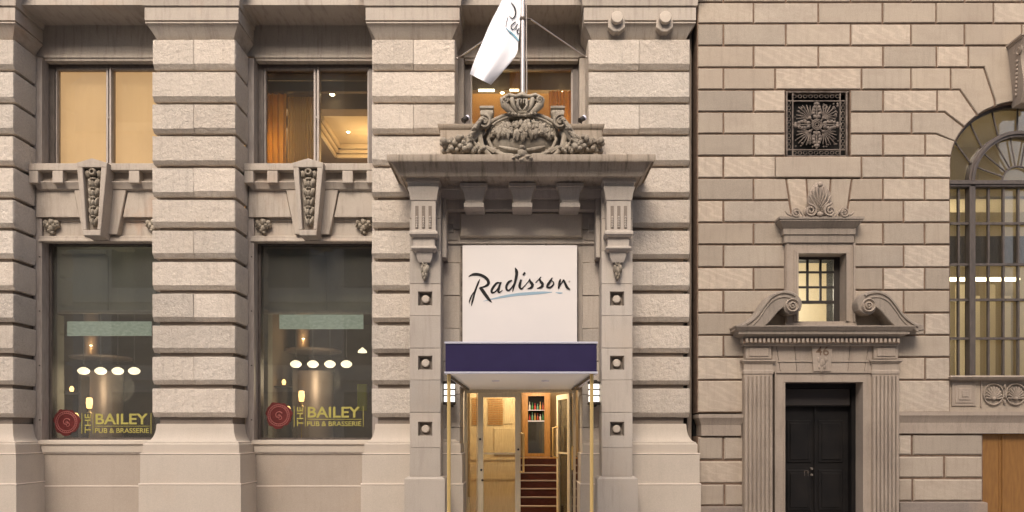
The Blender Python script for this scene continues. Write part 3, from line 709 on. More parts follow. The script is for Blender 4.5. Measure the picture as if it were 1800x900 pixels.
for c_ in (165, 550):
    o = lamp('AREA', (XP(c_, 13.0), 12.98, 5.25), 7, (.95, 1, .9), .5, (R(-38), 0, 0)); o.data.shape = 'RECTANGLE'; o.data.size = 2.2; o.data.size_y = .1  # added strip light without a fitting, brightens the grey green board
    m = MB(); m.pbox(c_-58, c_+20, 440, 447, 13.44, 13.499, .01); m.pbox(c_-58, c_+20, 447.2, 449, 13.47, 13.499); m.pbox(c_+40, c_+110, 504, 547, 13.47, 13.499, .01); m.pbox(c_+20, c_+24, 450, 547, 13.46, 13.499, .005)
    m.build('reflection_relief', M['reflpier'], H)  # raised strips copy the lines of the reflected facade

# --------------------------- entrance portal
PC = 916
def mir(px, Y=None): return 2*PC-px
px_x = XP(PC)             # axis of the portal in metres
def PX(d, Y=12.0): return px_x+d     # d metres from the axis
# wall around the door: jambs and overdoor
JY = 11.98
mb = MB()
wj, wd_ = 1.35, 1.02       # half widths of field and of door opening
top = ZP(345, JY)
cuts = [0, .62, 1.18, 1.72, 2.27, 2.82, 3.37, 3.92, 4.47, 5.02]
for sg in (-1, 1):
    for i in range(len(cuts)-1):
        m = MB(); m.tint = random.random()
        m.box(px_x+sg*wd_, px_x+sg*wj, JY+(0.0 if i % 2 else 0.012), 12.9, cuts[i]+.004, cuts[i+1]-.004, 0.006)
        m.build('jamb_stone', M['portal'], H)
    m = MB(); m.box(px_x+sg*(wd_+0.005), px_x+sg*(wj-.005), 12.05, 12.85, 0, 5.0); m.build('jamb_core', M['groove'], H)
m = MB(); m.box(px_x-wd_, px_x+wd_, 12.0, 12.9, ZP(684, 12.6), 5.02); m.box(px_x-wj, px_x+wj, 11.99, 12.9, 5.025, ZP(262, 11.98), .004); fieldw = m.build('overdoor_wall', M['portal'], H)
# sunk tablet with eared frame
zt, zb = ZP(375, JY), ZP(418, JY)
m = MB(); m.box(px_x-1.02, px_x+1.02, 11.93, 11.99, zb, zt, 0.025); m.build('tablet', M['base'], H)
m = MB(); h = 1.23
def frame_strip(m, pts, wdt, y0, y1):
    for (x0, z0), (x1, z1) in zip(pts, pts[1:]):
        m.box(min(x0, x1)-wdt, max(x0, x1)+wdt, y0, y1, min(z0, z1)-wdt, max(z0, z1)+wdt, 0.004); y0 += .0015
for sg in (-1, 1):
    xs = lambda v: px_x+sg*v
    frame_strip(m, [(xs(1.07), zt+.02), (xs(1.22), zt+.02), (xs(1.22), zt-.10), (xs(1.13), zt-.16), (xs(1.13), zb+.16), (xs(1.22), zb+.10), (xs(1.22), zb-.03), (xs(1.07), zb-.03)], .008, 11.965, 11.995)
m.box(px_x-1.3, px_x+1.3, 11.95, 11.99, zt+.07, zt+.10, .01); m.box(px_x-1.3, px_x+1.3, 11.955, 11.99, zb-.11, zb-.08, .01)
m.build('tablet_frame', M['portal'], H)

def half(sg): return lambda d: px_x+sg*d
for sg in (-1, 1):
    X = half(sg); side = 'left' if sg < 0 else 'right'
    d0 = abs(XP(774, 11.55)-XP(PC, 11.55)); d1 = abs(XP(720, 11.55)-XP(PC, 11.55))
    d0, d1 = 1.295, 1.79
    core = MB(); core.box(X(d0+.01), X(d1-.01), 11.68, 12.3, 0, 5.6); pl = core.build('portal_pilaster', M['portal'], H)
    js = [ZP(p, 11.55) for p in (838, 787, 725, 668, 612, 555, 499, 441, 384, 330)]
    for i, (a, b) in enumerate(zip(js, js[1:])):
        hasr = i in (1, 3, 5)
        m = MB(); m.tint = random.random(); Yf = 11.55; xc_ = (X(d0)+X(d1))/2
        if hasr:
            zc_ = (a+b)/2+.02; hs = 0.114
            xl, xr = min(X(d0), X(d1)), max(X(d0), X(d1))
            m.box(xl, xc_-hs, Yf, 11.66, a+.003, b-.003, .003); m.box(xc_+hs, xr, Yf, 11.66, a+.003, b-.003, .003)
            m.box(xc_-hs, xc_+hs, Yf, 11.66, a+.003, zc_-hs, .001); m.box(xc_-hs, xc_+hs, Yf, 11.66, zc_+hs, b-.003, .001)
            m.box(xl+.002, xr-.002, 11.661, 12.3, a+.003, b-.003)
        else: m.box(X(d0), X(d1), Yf, 12.3, a+.003, b-.003, .004)
        m.build('shaft_stone', M['portal'], pl, 20)
        if hasr:
            m = MB(); q = lambda h_, y: [(xc_-h_, y, zc_-h_), (xc_+h_, y, zc_-h_), (xc_+h_, y, zc_+h_), (xc_-h_, y, zc_+h_)]
            m.rings([q(hs, 11.552), q(hs-.018, 11.60), q(hs-.018, 11.645)], cap=False); m.box(xc_-hs+.018, xc_+hs-.018, 11.64, 11.655, zc_-hs+.018, zc_+hs-.018)
            m.build('roundel_recess', M['recess'], pl, 0)
            m = MB(); m.disc((xc_, 11.64, zc_), [(.064, -.01), (.064, .045), (.056, .052), (.04, .054), (0, .054)], 24); m.build('roundel', M['base'], pl, 50)
    m = MB(); m.mould(min(X(d0), X(d1))+.0, max(X(d0), X(d1)), 11.55, 12.3, [(.035, ZP(838, 11.5)), (.045, ZP(839.5, 11.5)), (.075, ZP(842, 11.5)), (.075, 0)]); m.tint = .2; m.build('pilaster_base', M['portal'], pl)
    # console
    xc_ = (X(d0)+X(d1))/2-sg*0.0; Yq = 11.35; Zq = lambda p: ZP(p, Yq)
    m = MB(); m.mould(xc_-.19, xc_+.19, Yq, 11.56, [(0, Zq(406)), (0, Zq(357)), (.003, Zq(353)), (.015, Zq(352)), (.02, Zq(350)), (.03, Zq(342)), (.055, Zq(332)), (.055, Zq(330)), (.045, Zq(329)), (.045, Zq(323)), (.07, Zq(322)), (.07, Zq(316.2))])
    cs = m.build('console', M['portal'], pl, 25)
    m = MB(); m.mould(xc_-.19, xc_+.19, Yq, 11.56, [(.02, Zq(406)), (.035, Zq(408)), (.035, Zq(412)), (.0, Zq(416))]); m.mould(xc_-.17, xc_+.17, Yq+.04, 11.56, [(0, Zq(416)-.001), (-.0, Zq(431)), (.03, Zq(433)), (.03, Zq(436)), (-.02, Zq(440))])
    m.mould(xc_-.13, xc_+.13, Yq+.08, 11.56, [(0, Zq(440)-.001), (-.01, Zq(450)), (-.04, Zq(458))]); m.build('console_foot', M['portal'], pl, 25)
    m = MB()
    for dx in (-.105, 0, .105):
        m.box(xc_+dx-.026, xc_+dx+.026, Yq-.003, Yq+.01, Zq(402), Zq(362))
    m.build('flute_shade_strip', M['groove'], pl)  # flat dark strips stand in for the shade of cut flutes
    for dx in (-.105, 0, .105):
        m = MB()
        for k in range(5): m.blob((xc_+dx, Yq-.006, Zq(401)+.02+k*.038), (.019, .016, .019), seg=8, rg=5)
        m.build('bead_row', M['portal'], pl, 60)
    m = MB(); zb0 = Zq(458)
    m.tube([(xc_+.035*math.cos(a/12*2*math.pi), 11.48, zb0+.0+.035*math.sin(a/12*2*math.pi)) for a in range(13)], .012, 6)
    for q_, (dx, dz, r) in enumerate(((-.035, -.1, .04), (.035, -.1, .04), (0, -.13, .045), (-.02, -.2, .03), (.02, -.2, .03), (0, -.25, .022))): m.blob((xc_+dx, 11.5, zb0+dz), (r, .06, r*1.8), rough=.4, seed=q_)
    m.build('bellflower', M['carve'], pl, 60)
    # return strip inside pilaster, up to the cornice
    m = MB(); m.box(X(1.22), X(1.292), 11.72, 12.0, ZP(455, 11.8), 6.05, .01); m.build('inner_strip', M['portal'], H)

# portal cornice
Zc = lambda p: ZP(p, 11.0)
ztop = Zc(272)
m = MB(); hw = 1.84
Yf = 11.2
Zb_ = lambda p: ZP(p, 11.12)
m.mould(px_x-hw, px_x+hw, Yf, 12.3, [(0.0, 5.628), (.03, 5.633), (.035, Zb_(308)), (.045, Zb_(306)), (.06, Zb_(302)), (.10, Zb_(296)), (.15, Zb_(290)), (.175, Zb_(287)), (.175, Zb_(286)), (.20, Zc(284)), (.215, Zc(281)), (.215, ztop)])
co = m.build('portal_cornice', M['weather'], H, 30)
z_s = 5.628
m = MB(); m.mould(px_x-1.70, px_x+1.70, 11.72, 12.3, [(.0, z_s-.17), (.015, z_s-.15), (.06, z_s-.09), (.075, z_s-.06), (.10, z_s-.05), (.10, z_s-.001)]); m.build('bed_moulding', M['portal'], H, 30)
m = MB(); m.box(px_x-1.4, px_x+1.4, 11.80, 12.2, ZP(368, 11.8), z_s-.171, .006); m.build('portal_frieze', M['portal'], H)
for dpx in (833, 918, 1002):
    xc_ = XP(dpx, 11.5)
    m = MB(); m.mould(xc_-.16, xc_+.16, 11.48, 11.9, [(-.01, ZP(366, 11.55)), (-.0, ZP(364, 11.5)), (-.0, ZP(357, 11.5)), (-.025, ZP(356, 11.5)), (-.01, ZP(345, 11.5)), (.01, ZP(337, 11.5)), (.03, ZP(333, 11.5)), (.03, ZP(331, 11.5)), (.055, ZP(330, 11.5)), (.055, ZP(324, 11.5))]); m.build('modillion', M['portal'], co, 25)
# blocking course behind the crest
for sg in (-1, 1):
    X = half(sg)
    m = MB(); m.mould(min(X(.72), X(1.30)), max(X(.72), X(1.30)), 11.55, 12.1, [(0, ztop), (0, ZP(228, 11.55)), (.02, ZP(224, 11.5)), (.04, ZP(219, 11.5)), (.04, ZP(217, 11.5))]); m.build('blocking_course', M['weather'], H, 30)
    m = MB(); a, b = X(1.32), X(1.95)
    pts = [(a, ztop+.12), (a, ztop-.02), (b, ztop-.02), (b, ztop+.02)]
    m.prism(pts, 11.2, 12.1); m.build('weathering_slope', M['base'], H)

# --------------------------- carved crest
K = thing('stone_crest', 'carved stone cartouche with scrolls and fruit swags standing on the portal cornice', 'sculpture')
YK = 11.12; kx = XP(918, YK)
def KP(px, py, dy=0.0): p = P(px, py, YK); p.y += dy; return p
s_ = 0.0088*1.0
m = MB()
c = KP(918, 243)
m.blob((c.x, YK+.30, c.z+.02), (.60, .34, .36), seg=40, rg=24); m.build('shield', M['carve'], K, 60)
m = MB()
pts = []
for i in range(41):
    a = math.pi*(1.12+i/40*0.76)      # U shaped rim below
    pts.append((c.x+.66*math.cos(a)*1.0, YK+.02+.1*abs(math.cos(a)), c.z+.0+.40*math.sin(a)))
m.tube(pts, [.03+.02*math.sin(math.pi*i/40) for i in range(41)], 8)
for sg in (-1, 1):
    m.tube([(c.x+sg*.60, YK+.12, c.z+.20), (c.x+sg*.66, YK+.05, c.z+.04), (c.x+sg*.62, YK+.0, c.z-.15), (c.x+sg*.48, YK-.02, c.z-.30), (c.x+sg*.25, YK-.02, c.z-.345)], [.035, .05, .045, .04, .03], 8)
    m.tube([(c.x+sg*.47, YK+.12, c.z+.16), (c.x+sg*.53, YK+.05, c.z+.0), (c.x+sg*.46, YK+.0, c.z-.17), (c.x+sg*.3, YK-.0, c.z-.25), (c.x, YK-.0, c.z-.285)], [.02, .026, .03, .03, .03], 8)
m.tube([(c.x+.64*math.cos(a_), YK+.08, c.z+.02+.40*math.sin(a_)) for a_ in [math.pi*(.16+.68*i/20) for i in range(21)]], .035, 8)
m.tube([(c.x+.57*math.cos(a_), YK+.04, c.z+.0+.37*math.sin(a_)) for a_ in [math.pi*(.2+.6*i/20) for i in range(21)]], .02, 8)
m.build('shield_rim', M['carve'], K, 60)
# fluting tongues round the lower rim
m = MB()
for i in range(13):
    a = math.pi*(1.16+i/12*0.68)
    m.blob((c.x+.55*math.cos(a), YK+.10, c.z+.33*math.sin(a)), (.045, .06, .10), Matrix.Rotation(-(a-1.5*math.pi), 3, 'Y'), seg=8, rg=6)
m.build('rim_leaf', M['carve'], K, 60)
# festoon of leaves and fruit across the shield
rr = random.Random(3); m = MB()
for i in range(170):
    t = rr.uniform(-1, 1); v = rr.uniform(0, 1)
    x = t*.53; zz = .27-.10*t*t-v*(.27*(1-.5*abs(t)))
    y = YK+.30-.35*math.sqrt(max(0, 1-(x/.62)**2-((zz-.02)/.38)**2))-.01
    r = rr.uniform(.022, .05)
    m.blob((c.x+x, y, c.z+zz), (r, .045, r*rr.uniform(.8, 1.7)), Matrix.Rotation(rr.uniform(-1, 1), 3, 'Y'), seg=8, rg=5, rough=.6, seed=i)
for i in range(46):
    t = rr.uniform(-1, 1); x = t*.45; z0_ = .06-.02*rr.random()+.10*t*t; L = rr.uniform(.06, .13)*(1-.4*abs(t)); y = YK+.30-.36*math.sqrt(max(0, 1-(x/.62)**2-((z0_-.06)/.38)**2))-.01
    m.tube([(c.x+x, y, c.z+z0_+.04), (c.x+x+rr.uniform(-.02, .02), y-.02, c.z+z0_-L*.4), (c.x+x+rr.uniform(-.04, .04), y+.015, c.z+z0_-L)], [.012, .024, .004], 6)
m.build('fruit_festoon', M['carve'], K, 60)
# crown block on top
m = MB(); c2 = KP(918, 186)
m.mould(c2.x-.17, c2.x+.17, YK+.10, YK+.40, [(.04, c2.z-.17), (.03, c2.z-.12), (.0, c2.z-.06), (.02, c2.z+.04), (.06, c2.z+.10), (.03, c2.z+.13), (-.05, c2.z+.15)])
for sg in (-1, 1):
    m.tube([(c2.x+sg*.10, YK+.02, c2.z-.13), (c2.x+sg*.20, YK-.02, c2.z-.08), (c2.x+sg*.27, YK-.02, c2.z+.0), (c2.x+sg*.29, YK+.0, c2.z+.09), (c2.x+sg*.24, YK+.03, c2.z+.155), (c2.x+sg*.19, YK+.0, c2.z+.12)], [.03, .05, .065, .06, .04, .02], 10)
    m.tube([(c2.x+sg*.08, YK+.0, c2.z-.1), (c2.x+sg*.14, YK-.04, c2.z-.02), (c2.x+sg*.16, YK-.04, c2.z+.08), (c2.x+sg*.12, YK-.01, c2.z+.15)], [.02, .035, .04, .025], 8)
    m.spiral((c2.x+sg*.27, YK-.07, c2.z+.06), .055, .01, 1.4, 0.5, .016, sg)
    m.tube([(c2.x+sg*.02, YK-.07, c2.z-.10), (c2.x+sg*.075, YK-.09, c2.z-.04), (c2.x+sg*.06, YK-.10, c2.z+.05), (c2.x+sg*.02, YK-.09, c2.z+.06), (c2.x+sg*.02, YK-.08, c2.z+.0)], [.014, .022, .022, .016, .01], 8)
    m.tube([(c2.x, YK-.04, c2.z+.15), (c2.x+sg*.10, YK-.05, c2.z+.12), (c2.x+sg*.20, YK-.04, c2.z+.15), (c2.x+sg*.30, YK-.0, c2.z+.12)], [.035, .03, .032, .02], 8)
    for i in range(4): m.blob((c2.x+sg*(.05+i*.05), YK-.02, c2.z-.155+.01*i), (.028, .03, .026), rough=.3, seed=i)
m.blob((c2.x, YK+.05, c2.z+.17), (.09, .09, .055)); m.build('crown', M['carve'], K, 60)
for sg in (-1, 1):
    m = MB(); b_ = lambda px: 918+sg*(px-918)
    # upright scroll horn
    q = KP(b_(981), 188); m.mould(q.x-.085, q.x+.085, YK+.1, YK+.35, [(-.01, q.z-.10), (.015, q.z-.08), (.015, q.z-.02), (.0, q.z-.0), (.025, q.z+.02), (.025, q.z+.05), (-.01, q.z+.07)])
    m.tube([KP(b_(975), 192, .12), KP(b_(980), 205, .15), KP(b_(988), 213, .1), KP(b_(996), 222, .08), KP(b_(1003), 236, .06), KP(b_(1012), 250, .04), KP(b_(1026), 262, .02)], [.07, .085, .10, .085, .09, .07, .05], 10)
    m.build('scroll_horn', M['carve'], K, 50)
    m = MB(); q = KP(b_(985), 215, -.03); m.spiral((q.x, q.y, q.z), .105, .02, 1.6, math.pi/2, .022, sg); m.disc((q.x, q.y+.05, q.z), [(.10, -.02), (.095, .04), (.03, .05), (.025, .07), (0, .07)], 20); m.build('volute', M['carve'], K, 50)
    m = MB()
    for i, (px, py, r) in enumerate([(1000, 228, .06), (1008, 240, .065), (1012, 252, .06), (1020, 258, .06)]):
        q = KP(b_(px), py, -.04); m.blob(q, (r*1.3, .06, r*.6), Matrix.Rotation(sg*.7, 3, 'Y'), rough=.4, seed=i)
        rr = random.Random(5)
    for i in range(26):
        t = rr.random(); q = KP(b_(990+t*28), 214+t*46, -.05-.03*rr.random()); r_ = rr.uniform(.02, .04)
        m.blob(q, (r_*1.7, r_, r_*.7), Matrix.Rotation(sg*(.4+rr.uniform(-.7, .7)), 3, 'Y'), seg=8, rg=5, rough=.5, seed=i)
    m.build('leaf_sheath', M['carve'], K, 60)
    m = MB(); rr = random.Random(11)
    for i in range(58):
        t = rr.random(); px = 1010+t*50; py = 265-rr.random()*(24-5*t)+0
        r = rr.uniform(.035, .068)*(1-.2*t); q = KP(b_(px), py, rr.uniform(-.08, .12))
        m.blob(q, (r, r, r*rr.uniform(.8, 1.1)), seg=10, rg=6, rough=.25, seed=i+sg)
    m.build('fruit_cluster', M['carve'], K, 60)
    m = MB()
    for i in range(5):
        a0 = KP(b_(950+i*9), 273-i*1.5, -.02); a1 = KP(b_(972+i*8), 262-i*3, .0); a2 = KP(b_(990+i*5), 266, .0)
        m.tube([a0, a1, a2], [.015, .035, .02], 8)
    for i in range(8):
        q = KP(b_(985+i*4), 262+(i % 3)*3, -.03); m.blob(q, (.045, .05, .03), Matrix.Rotation(sg*(.5+i*.3), 3, 'Y'), rough=.5, seed=i)
    m.build('acanthus_leaf', M['carve'], K, 60)
    m = MB(); m.tube([KP(918+sg*6, 279, -.04), KP(918+sg*20, 277, -.06), KP(918+sg*36, 275, -.05), KP(918+sg*46, 268, -.02)], [.025, .045, .035, .02], 8); m.tube([KP(918+sg*8, 266, -.04), KP(918+sg*22, 265, -.05), KP(918+sg*40, 259, -.02)], [.03, .04, .02], 8); m.build('ribbon', M['carve'], K, 60)
m = MB()
for i, (px, py, r) in enumerate(((918, 274, .085), (909, 281, .05), (927, 281, .05), (918, 265, .05), (903, 284, .035), (933, 284, .035), (918, 287, .05))): m.blob(KP(px, py, -.1), (r, .07, r*.8), rough=.5, seed=i)
m.build('mask', M['carve'], K, 60)
# backing slab so the crest is solid to the ledge
m = MB(); m.pprism([(790, 272), (800, 255), (850, 235), (862, 215), (880, 204), (900, 196), (936, 196), (956, 204), (974, 215), (986, 235), (1036, 255), (1046, 272)], YK+.22, YK+.5, .03); m.build('back_slab', M['carve'], K, 30)

# --------------------------- flagpole, stays, flag
FP = thing('flagpole', 'slender steel flagpole rising from the carved crest with two wire stays', 'flagpole')
YP = 11.2; x_ = XP(919, YP)
m = MB(); m.tube([(x_, YP, ZP(176, YP)), (x_, YP, 9.4)], .036, 16); m.build('pole', M['steel'], FP, 60)
m = MB(); m.tube([(x_+.062, YP-.02, ZP(165, YP)), (x_+.05, YP-.02, 9.35)], .009, 8); m.build('halyard', M['framelt'], FP, 60)
m = MB(); m.disc((x_, YP, ZP(36, YP)), [(.05, 0), (.055, .02), (.05, .04)], 20, 'z'); m.tube([(x_, YP, ZP(33, YP)), (x_+.12, YP+.04, ZP(31, YP))], .014, 8); m.tube([(x_, YP, ZP(33, YP)), (x_-.12, YP+.04, ZP(31, YP))], .014, 8); m.build('stay_collar', M['iron2'], FP, 50)
m = MB(); m.disc((x_, YP, ZP(176, YP)), [(.085, -.02), (.075, .03), (.06, .07), (.04, .1)], 20, 'z'); m.build('pole_socket', M['carve'], FP, 50)
for sg in (-1, 1):
    a = Vector((x_+sg*.12, YP+.04, ZP(31, YP))); e = P(1031, 101, 12.12) if sg > 0 else P(804, 103, 12.12)
    m = MB(); m.tube([a, e], .011, 8); m.blob(e, (.022, .022, .022)); m.build('stay_rod', M['steel'], FP, 60)
FL = thing('flag', 'white flag with partly folded black script and blue stroke hanging from the pole', 'flag')
Lp = [(913, -120), (905, -60), (882, 0), (862, 40), (846, 78), (834, 106), (826, 130)]
Rp = [(917, -120), (917, -60), (916, 0), (914, 40), (911, 74), (905, 100), (863, 149)]
L2 = catmull(Lp, 5); R2 = catmull(Rp, 5); m = MB(); nn = 22; rows = []
def flagpt(u, v):           # v 0..1 down, u 0..1 across
    i = v*(len(L2)-1); k = min(int(i), len(L2)-2); f = i-k
    a = [L2[k][j]*(1-f)+L2[k+1][j]*f for j in (0, 1)]; b = [R2[k][j]*(1-f)+R2[k+1][j]*f for j in (0, 1)]
    px = a[0]*(1-u)+b[0]*u; py = a[1]*(1-u)+b[1]*u
    y = YP-.02-(1-u)*.05*v+.03*math.sin(u*6+v*2.0)*v+.008*math.sin(u*13+v*5)*v
    if v > .85: y += .05*math.sin(u*7)*(v-.85)/.15
    return P(px, py, y)
for i in range(len(L2)):
    v = i/(len(L2)-1); fr_ = [flagpt(u/nn, v) for u in range(nn+1)]
    rows.append(fr_+[p+Vector((0, .006, 0)) for p in reversed(fr_)])
m.rings(rows); m.build('cloth', M['flag'], FL, 70)
fs = lambda x, y: (800+x/5.62, y/5.62)
def fstroke(mm, pts):
    for (a, b) in zip(catmull(pts, 5), catmull(pts, 5)[1:]):
        q = []
        for (x, y, w_) in (a, b):
            dx, dy = b[0]-a[0], b[1]-a[1]; l = math.hypot(dx, dy) or 1
            for s in (1, -1):
                px, py = fs(x-dy/l*w_/2*s, y+dx/l*w_/2*s)
                # find cloth depth at this pixel row
                v = min(max(0, (py+120)/269), 1); k = min(range(len(L2)), key=lambda i: abs(L2[i][1]*.5+R2[i][1]*.5-py)); v = k/(len(L2)-1)
                a0, b0 = L2[k][0], R2[k][0]; u = min(max((px-a0)/(b0-a0+1e-6), 0), 1)
                q.append(P(px, py, flagpt(u, v).y-.014))
        c_ = [q[0], q[1], q[3], q[2]]; mm.rings([c_, [p+Vector((0, .003, 0)) for p in c_]])
m = MB()
for st in ([(555, 25, 8), (580, 60, 14), (598, 110, 14), (590, 160, 12), (565, 182, 8), (535, 155, 5)],
           [(600, 215, 8), (570, 235, 9), (552, 262, 9), (572, 290, 8), (600, 262, 6), (618, 235, 7), (600, 270, 7), (612, 290, 4)],
           [(632, 280, 8), (612, 310, 10), (630, 335, 8)], [(520, 170, 4), (508, 215, 5), (500, 262, 5)]): fstroke(m, st)
m.build('lettering', M['black'], FL)
m = MB(); fstroke(m, [(500, 272, 5), (540, 310, 11), (590, 355, 16), (628, 402, 14)]); m.build('blue_stroke', M['bluef'], FL)

# small floodlights on the ledge
for px, lab in ((817, 'left'), (1022, 'right')):
    S = thing('spotlight', 'small black spotlight on the ledge %s of the crest' % lab, 'lamp', group='ledge spotlights')
    c = P(px, 211, 11.6); m = MB(); m.tube([c+Vector((-.03, -.03, -.02)), c+Vector((.04, .02, .04))], .04, 12); m.build('housing', M['iron'], S, 50)
    m = MB(); m.tube([c+Vector((.035, .02, .035)), c+Vector((.055, .03, .055))], .045, 12); m.build('cap', M['trim'], S, 50)
    m = MB(); m.tube([c, Vector((c.x, c.y+.02, ZP(217, 11.5)-.02))], .012, 8); m.build('stem', M['iron'], S, 50)

# --------------------------- sign board with script
SB = thing('sign_board', 'large off-white board above the canopy reading Radisson in black brush script', 'sign')
YS = 11.75
m = MB(); m.pbox(813, 1014.5, 431, 640, YS, YS+.13, .004); m.build('panel', M['signw'], SB)
m = MB(); m.pbox(809.5, 1016.5, 433.5, 640, YS+.131, YS+.20); m.build('backing_frame', M['iron2'], SB)
for px in (856, 960):
    m = MB(); c = P(px, 430.5, YS+.06); m.box(c.x-.02, c.x+.02, c.y-.02, c.y+.02, c.z-.005, c.z+.012); m.build('fixing', M['iron2'], SB)
tf = lambda x, y: (XP(810+x/8.571, YS), ZP(460+y/8.571, YS))
ST = [[(118, 228, 8), (165, 200, 30), (215, 190, 42), (280, 196, 42), (350, 225, 44), (400, 270, 46), (418, 315, 44), (400, 352, 36), (350, 378, 25), (285, 392, 14)],
 [(290, 385, 40), (330, 440, 52), (380, 510, 50), (430, 575, 38), (472, 618, 4)],
 [(288, 262, 8), (265, 315, 26), (235, 390, 28), (210, 460, 28), (190, 540, 26), (172, 610, 26), (160, 668, 10)],
 [(205, 440, 4), (165, 510, 20), (142, 565, 24), (128, 610, 14), (136, 632, 5)],
 [(598, 318, 8), (545, 322, 30), (500, 370, 34), (465, 430, 36), (474, 468, 30), (520, 452, 20), (568, 390, 16)],
 [(607, 308, 22), (578, 380, 34), (566, 440, 36), (580, 465, 22), (630, 428, 6)],
 [(772, 282, 20), (722, 308, 32), (687, 370, 36), (692, 418, 32), (725, 432, 24), (770, 385, 18), (800, 330, 12)],
 [(818, 92, 10), (838, 140, 44), (840, 200, 44), (822, 290, 38), (800, 370, 30), (780, 455, 10)],
 [(908, 272, 26), (892, 330, 38), (887, 382, 38), (916, 408, 22), (975, 350, 11), (1040, 268, 14)],
 [(968, 163, 26), (952, 184, 32), (936, 208, 14)],
 [(1036, 258, 14), (1046, 300, 34), (1078, 345, 44), (1062, 388, 34), (1005, 408, 8)],
 [(1125, 315, 6), (1165, 278, 12), (1205, 230, 12)], [(1190, 255, 18), (1200, 295, 36), (1232, 338, 42), (1215, 380, 34), (1148, 402, 8)],
 [(1378, 242, 10), (1342, 300, 36), (1303, 362, 34), (1310, 388, 26), (1352, 384, 24), (1392, 345, 24), (1396, 312, 18), (1370, 285, 10)],
 [(1500, 262, 18), (1487, 320, 38), (1472, 405, 22)], [(1474, 398, 8), (1518, 322, 14), (1548, 280, 24), (1572, 330, 34), (1602, 388, 38), (1645, 420, 14)]]
m = MB()
for q_, st in enumerate(ST): ribbon(m, st, tf, YS-.006-.0004*q_, YS+.002)
m.build('lettering', M['black'], SB, 0)
m = MB(); ribbon(m, [(340, 596, 5), (460, 566, 16), (600, 535, 30), (800, 500, 38), (1000, 482, 44), (1200, 468, 38), (1375, 460, 10)], tf, YS-.004, YS+.002); ribbon(m, [(1428, 464, 6), (1490, 472, 24), (1535, 470, 6)], tf, YS-.004, YS+.002)
m.build('blue_underline', M['blue'], SB, 0)
m = MB(); c = tf(1636, 300); m.disc((c[0], YS+.001, c[1]), [(.016, 0), (.016, .005)], 14); m.build('registered_mark', M['grayink'], SB)

# --------------------------- entrance canopy
CA = thing('entrance_canopy', 'box canopy with plain navy valance on two brass poles in front of the entrance', 'canopy')
YA = 9.1; zt = ZP(601, YA); zb = ZP(657, YA); xl, xr = XP(783, YA), XP(1049, YA)
m = MB(); m.box(xl, xr, YA, YA+.03, zb+.03, zt-.025); m.box(xl, xl+.03, YA+.03, 11.74, zb+.03, zt-.025); m.box(xr-.03, xr, YA+.03, 11.74, zb+.03, zt-.025)
m.box(xl+.03, xr-.03, YA+.03, 11.74, zt-.04, zt-.026); m.build('valance', M['navy'], CA)
m = MB()
for x in (xl+(xr-xl)/3, xl+2*(xr-xl)/3): m.box(x-.004, x+.004, YA-.0015, YA, zb+.03, zt-.026)
m.build('seam', M['navy'], CA)
m = MB()
for z in (zt-.024, zb): m.box(xl-.012, xr+.012, YA-.012, YA+.03, z, z+.026, .004)
m.build('front_trim', M['trim'], CA)
m = MB(); 
for x in (xl-.01, xr-.02):
    for z in (zt-.024, zb): m.box(x, x+.03, YA+.031, 11.74, z, z+.026)
m.build('side_trim', M['trim'], CA)
m = MB(); m.box(xl+.05, xr-.05, YA+.04, 12.35, zb+.005, zb+.03); m.build('soffit_panel', M['soffit'], CA)
for px, py in ((872, 671), (958, 671)):
    c = P(px, py, 10.9 if 0 else 10.5); m = MB(); m.disc((c.x, 10.3, zb+.004), [(.06, 0), (.055, -.012), (.03, -.014)], 18, 'z'); m.build('recessed_lamp', M['trim'], CA, 50)
for px, s in ((789, 'left'), (1040, 'right')):
    x = XP(px, YA+.1); m = MB(); m.tube([(x, YA+.1, 0.0), (x, YA+.1, zb+.01)], .023, 16); m.build('pole', M['brass'], CA, 60)
    m = MB(); m.disc((x, YA+.1, 0), [(.06, 0), (.055, .02), (.03, .03)], 20, 'z'); m.build('pole_foot', M['brass'], CA, 50)
    m = MB(); m.tube([(x, YA+.12, zb-.02), (x+(.05 if px < 900 else -.05), 11.95, zb-.02)], .018, 8); m.build('side_rail', M['iron'], CA, 60)

# sconces
for px, s in ((790, 'left'), (1044, 'right')):
    W = thing('wall_sconce', 'glowing white banded wall lamp on the %s jamb behind the brass pole' % s, 'lamp', group='banded wall lamps by the door')
    c = P(px, 691, 11.75); r = .088
    m = MB(); m.disc((c.x, c.y, c.z-.15), [(r, 0), (r, .30)], 24, 'z'); m.build('glass_cylinder', M['sconce'], W, 60)
    for dz in (-.055, .045):
        m = MB(); m.disc((c.x, c.y, c.z+dz), [(r+.005, 0), (r+.012, .004), (r+.012, .018), (r+.005, .022)], 24, 'z'); m.build('band', M['iron'], W, 50)
    for dz, sg in ((-.19, -1), (.145, 1)):
        m = MB(); m.disc((c.x, c.y, c.z+dz), [(r+.015, 0), (r+.02, .02), (r+.015, .045)] , 24, 'z'); m.disc((c.x, c.y, c.z+dz+(.045 if sg > 0 else -.02)), [(r*.6, 0), (r*.6, .02)], 20, 'z'); m.build('end_cap', M['iron'], W, 50)
    m = MB(); m.box(c.x-.05, c.x+.05, c.y+.09, 11.99, c.z-.22, c.z+.2, .006); m.build('back_plate', M['iron'], W)

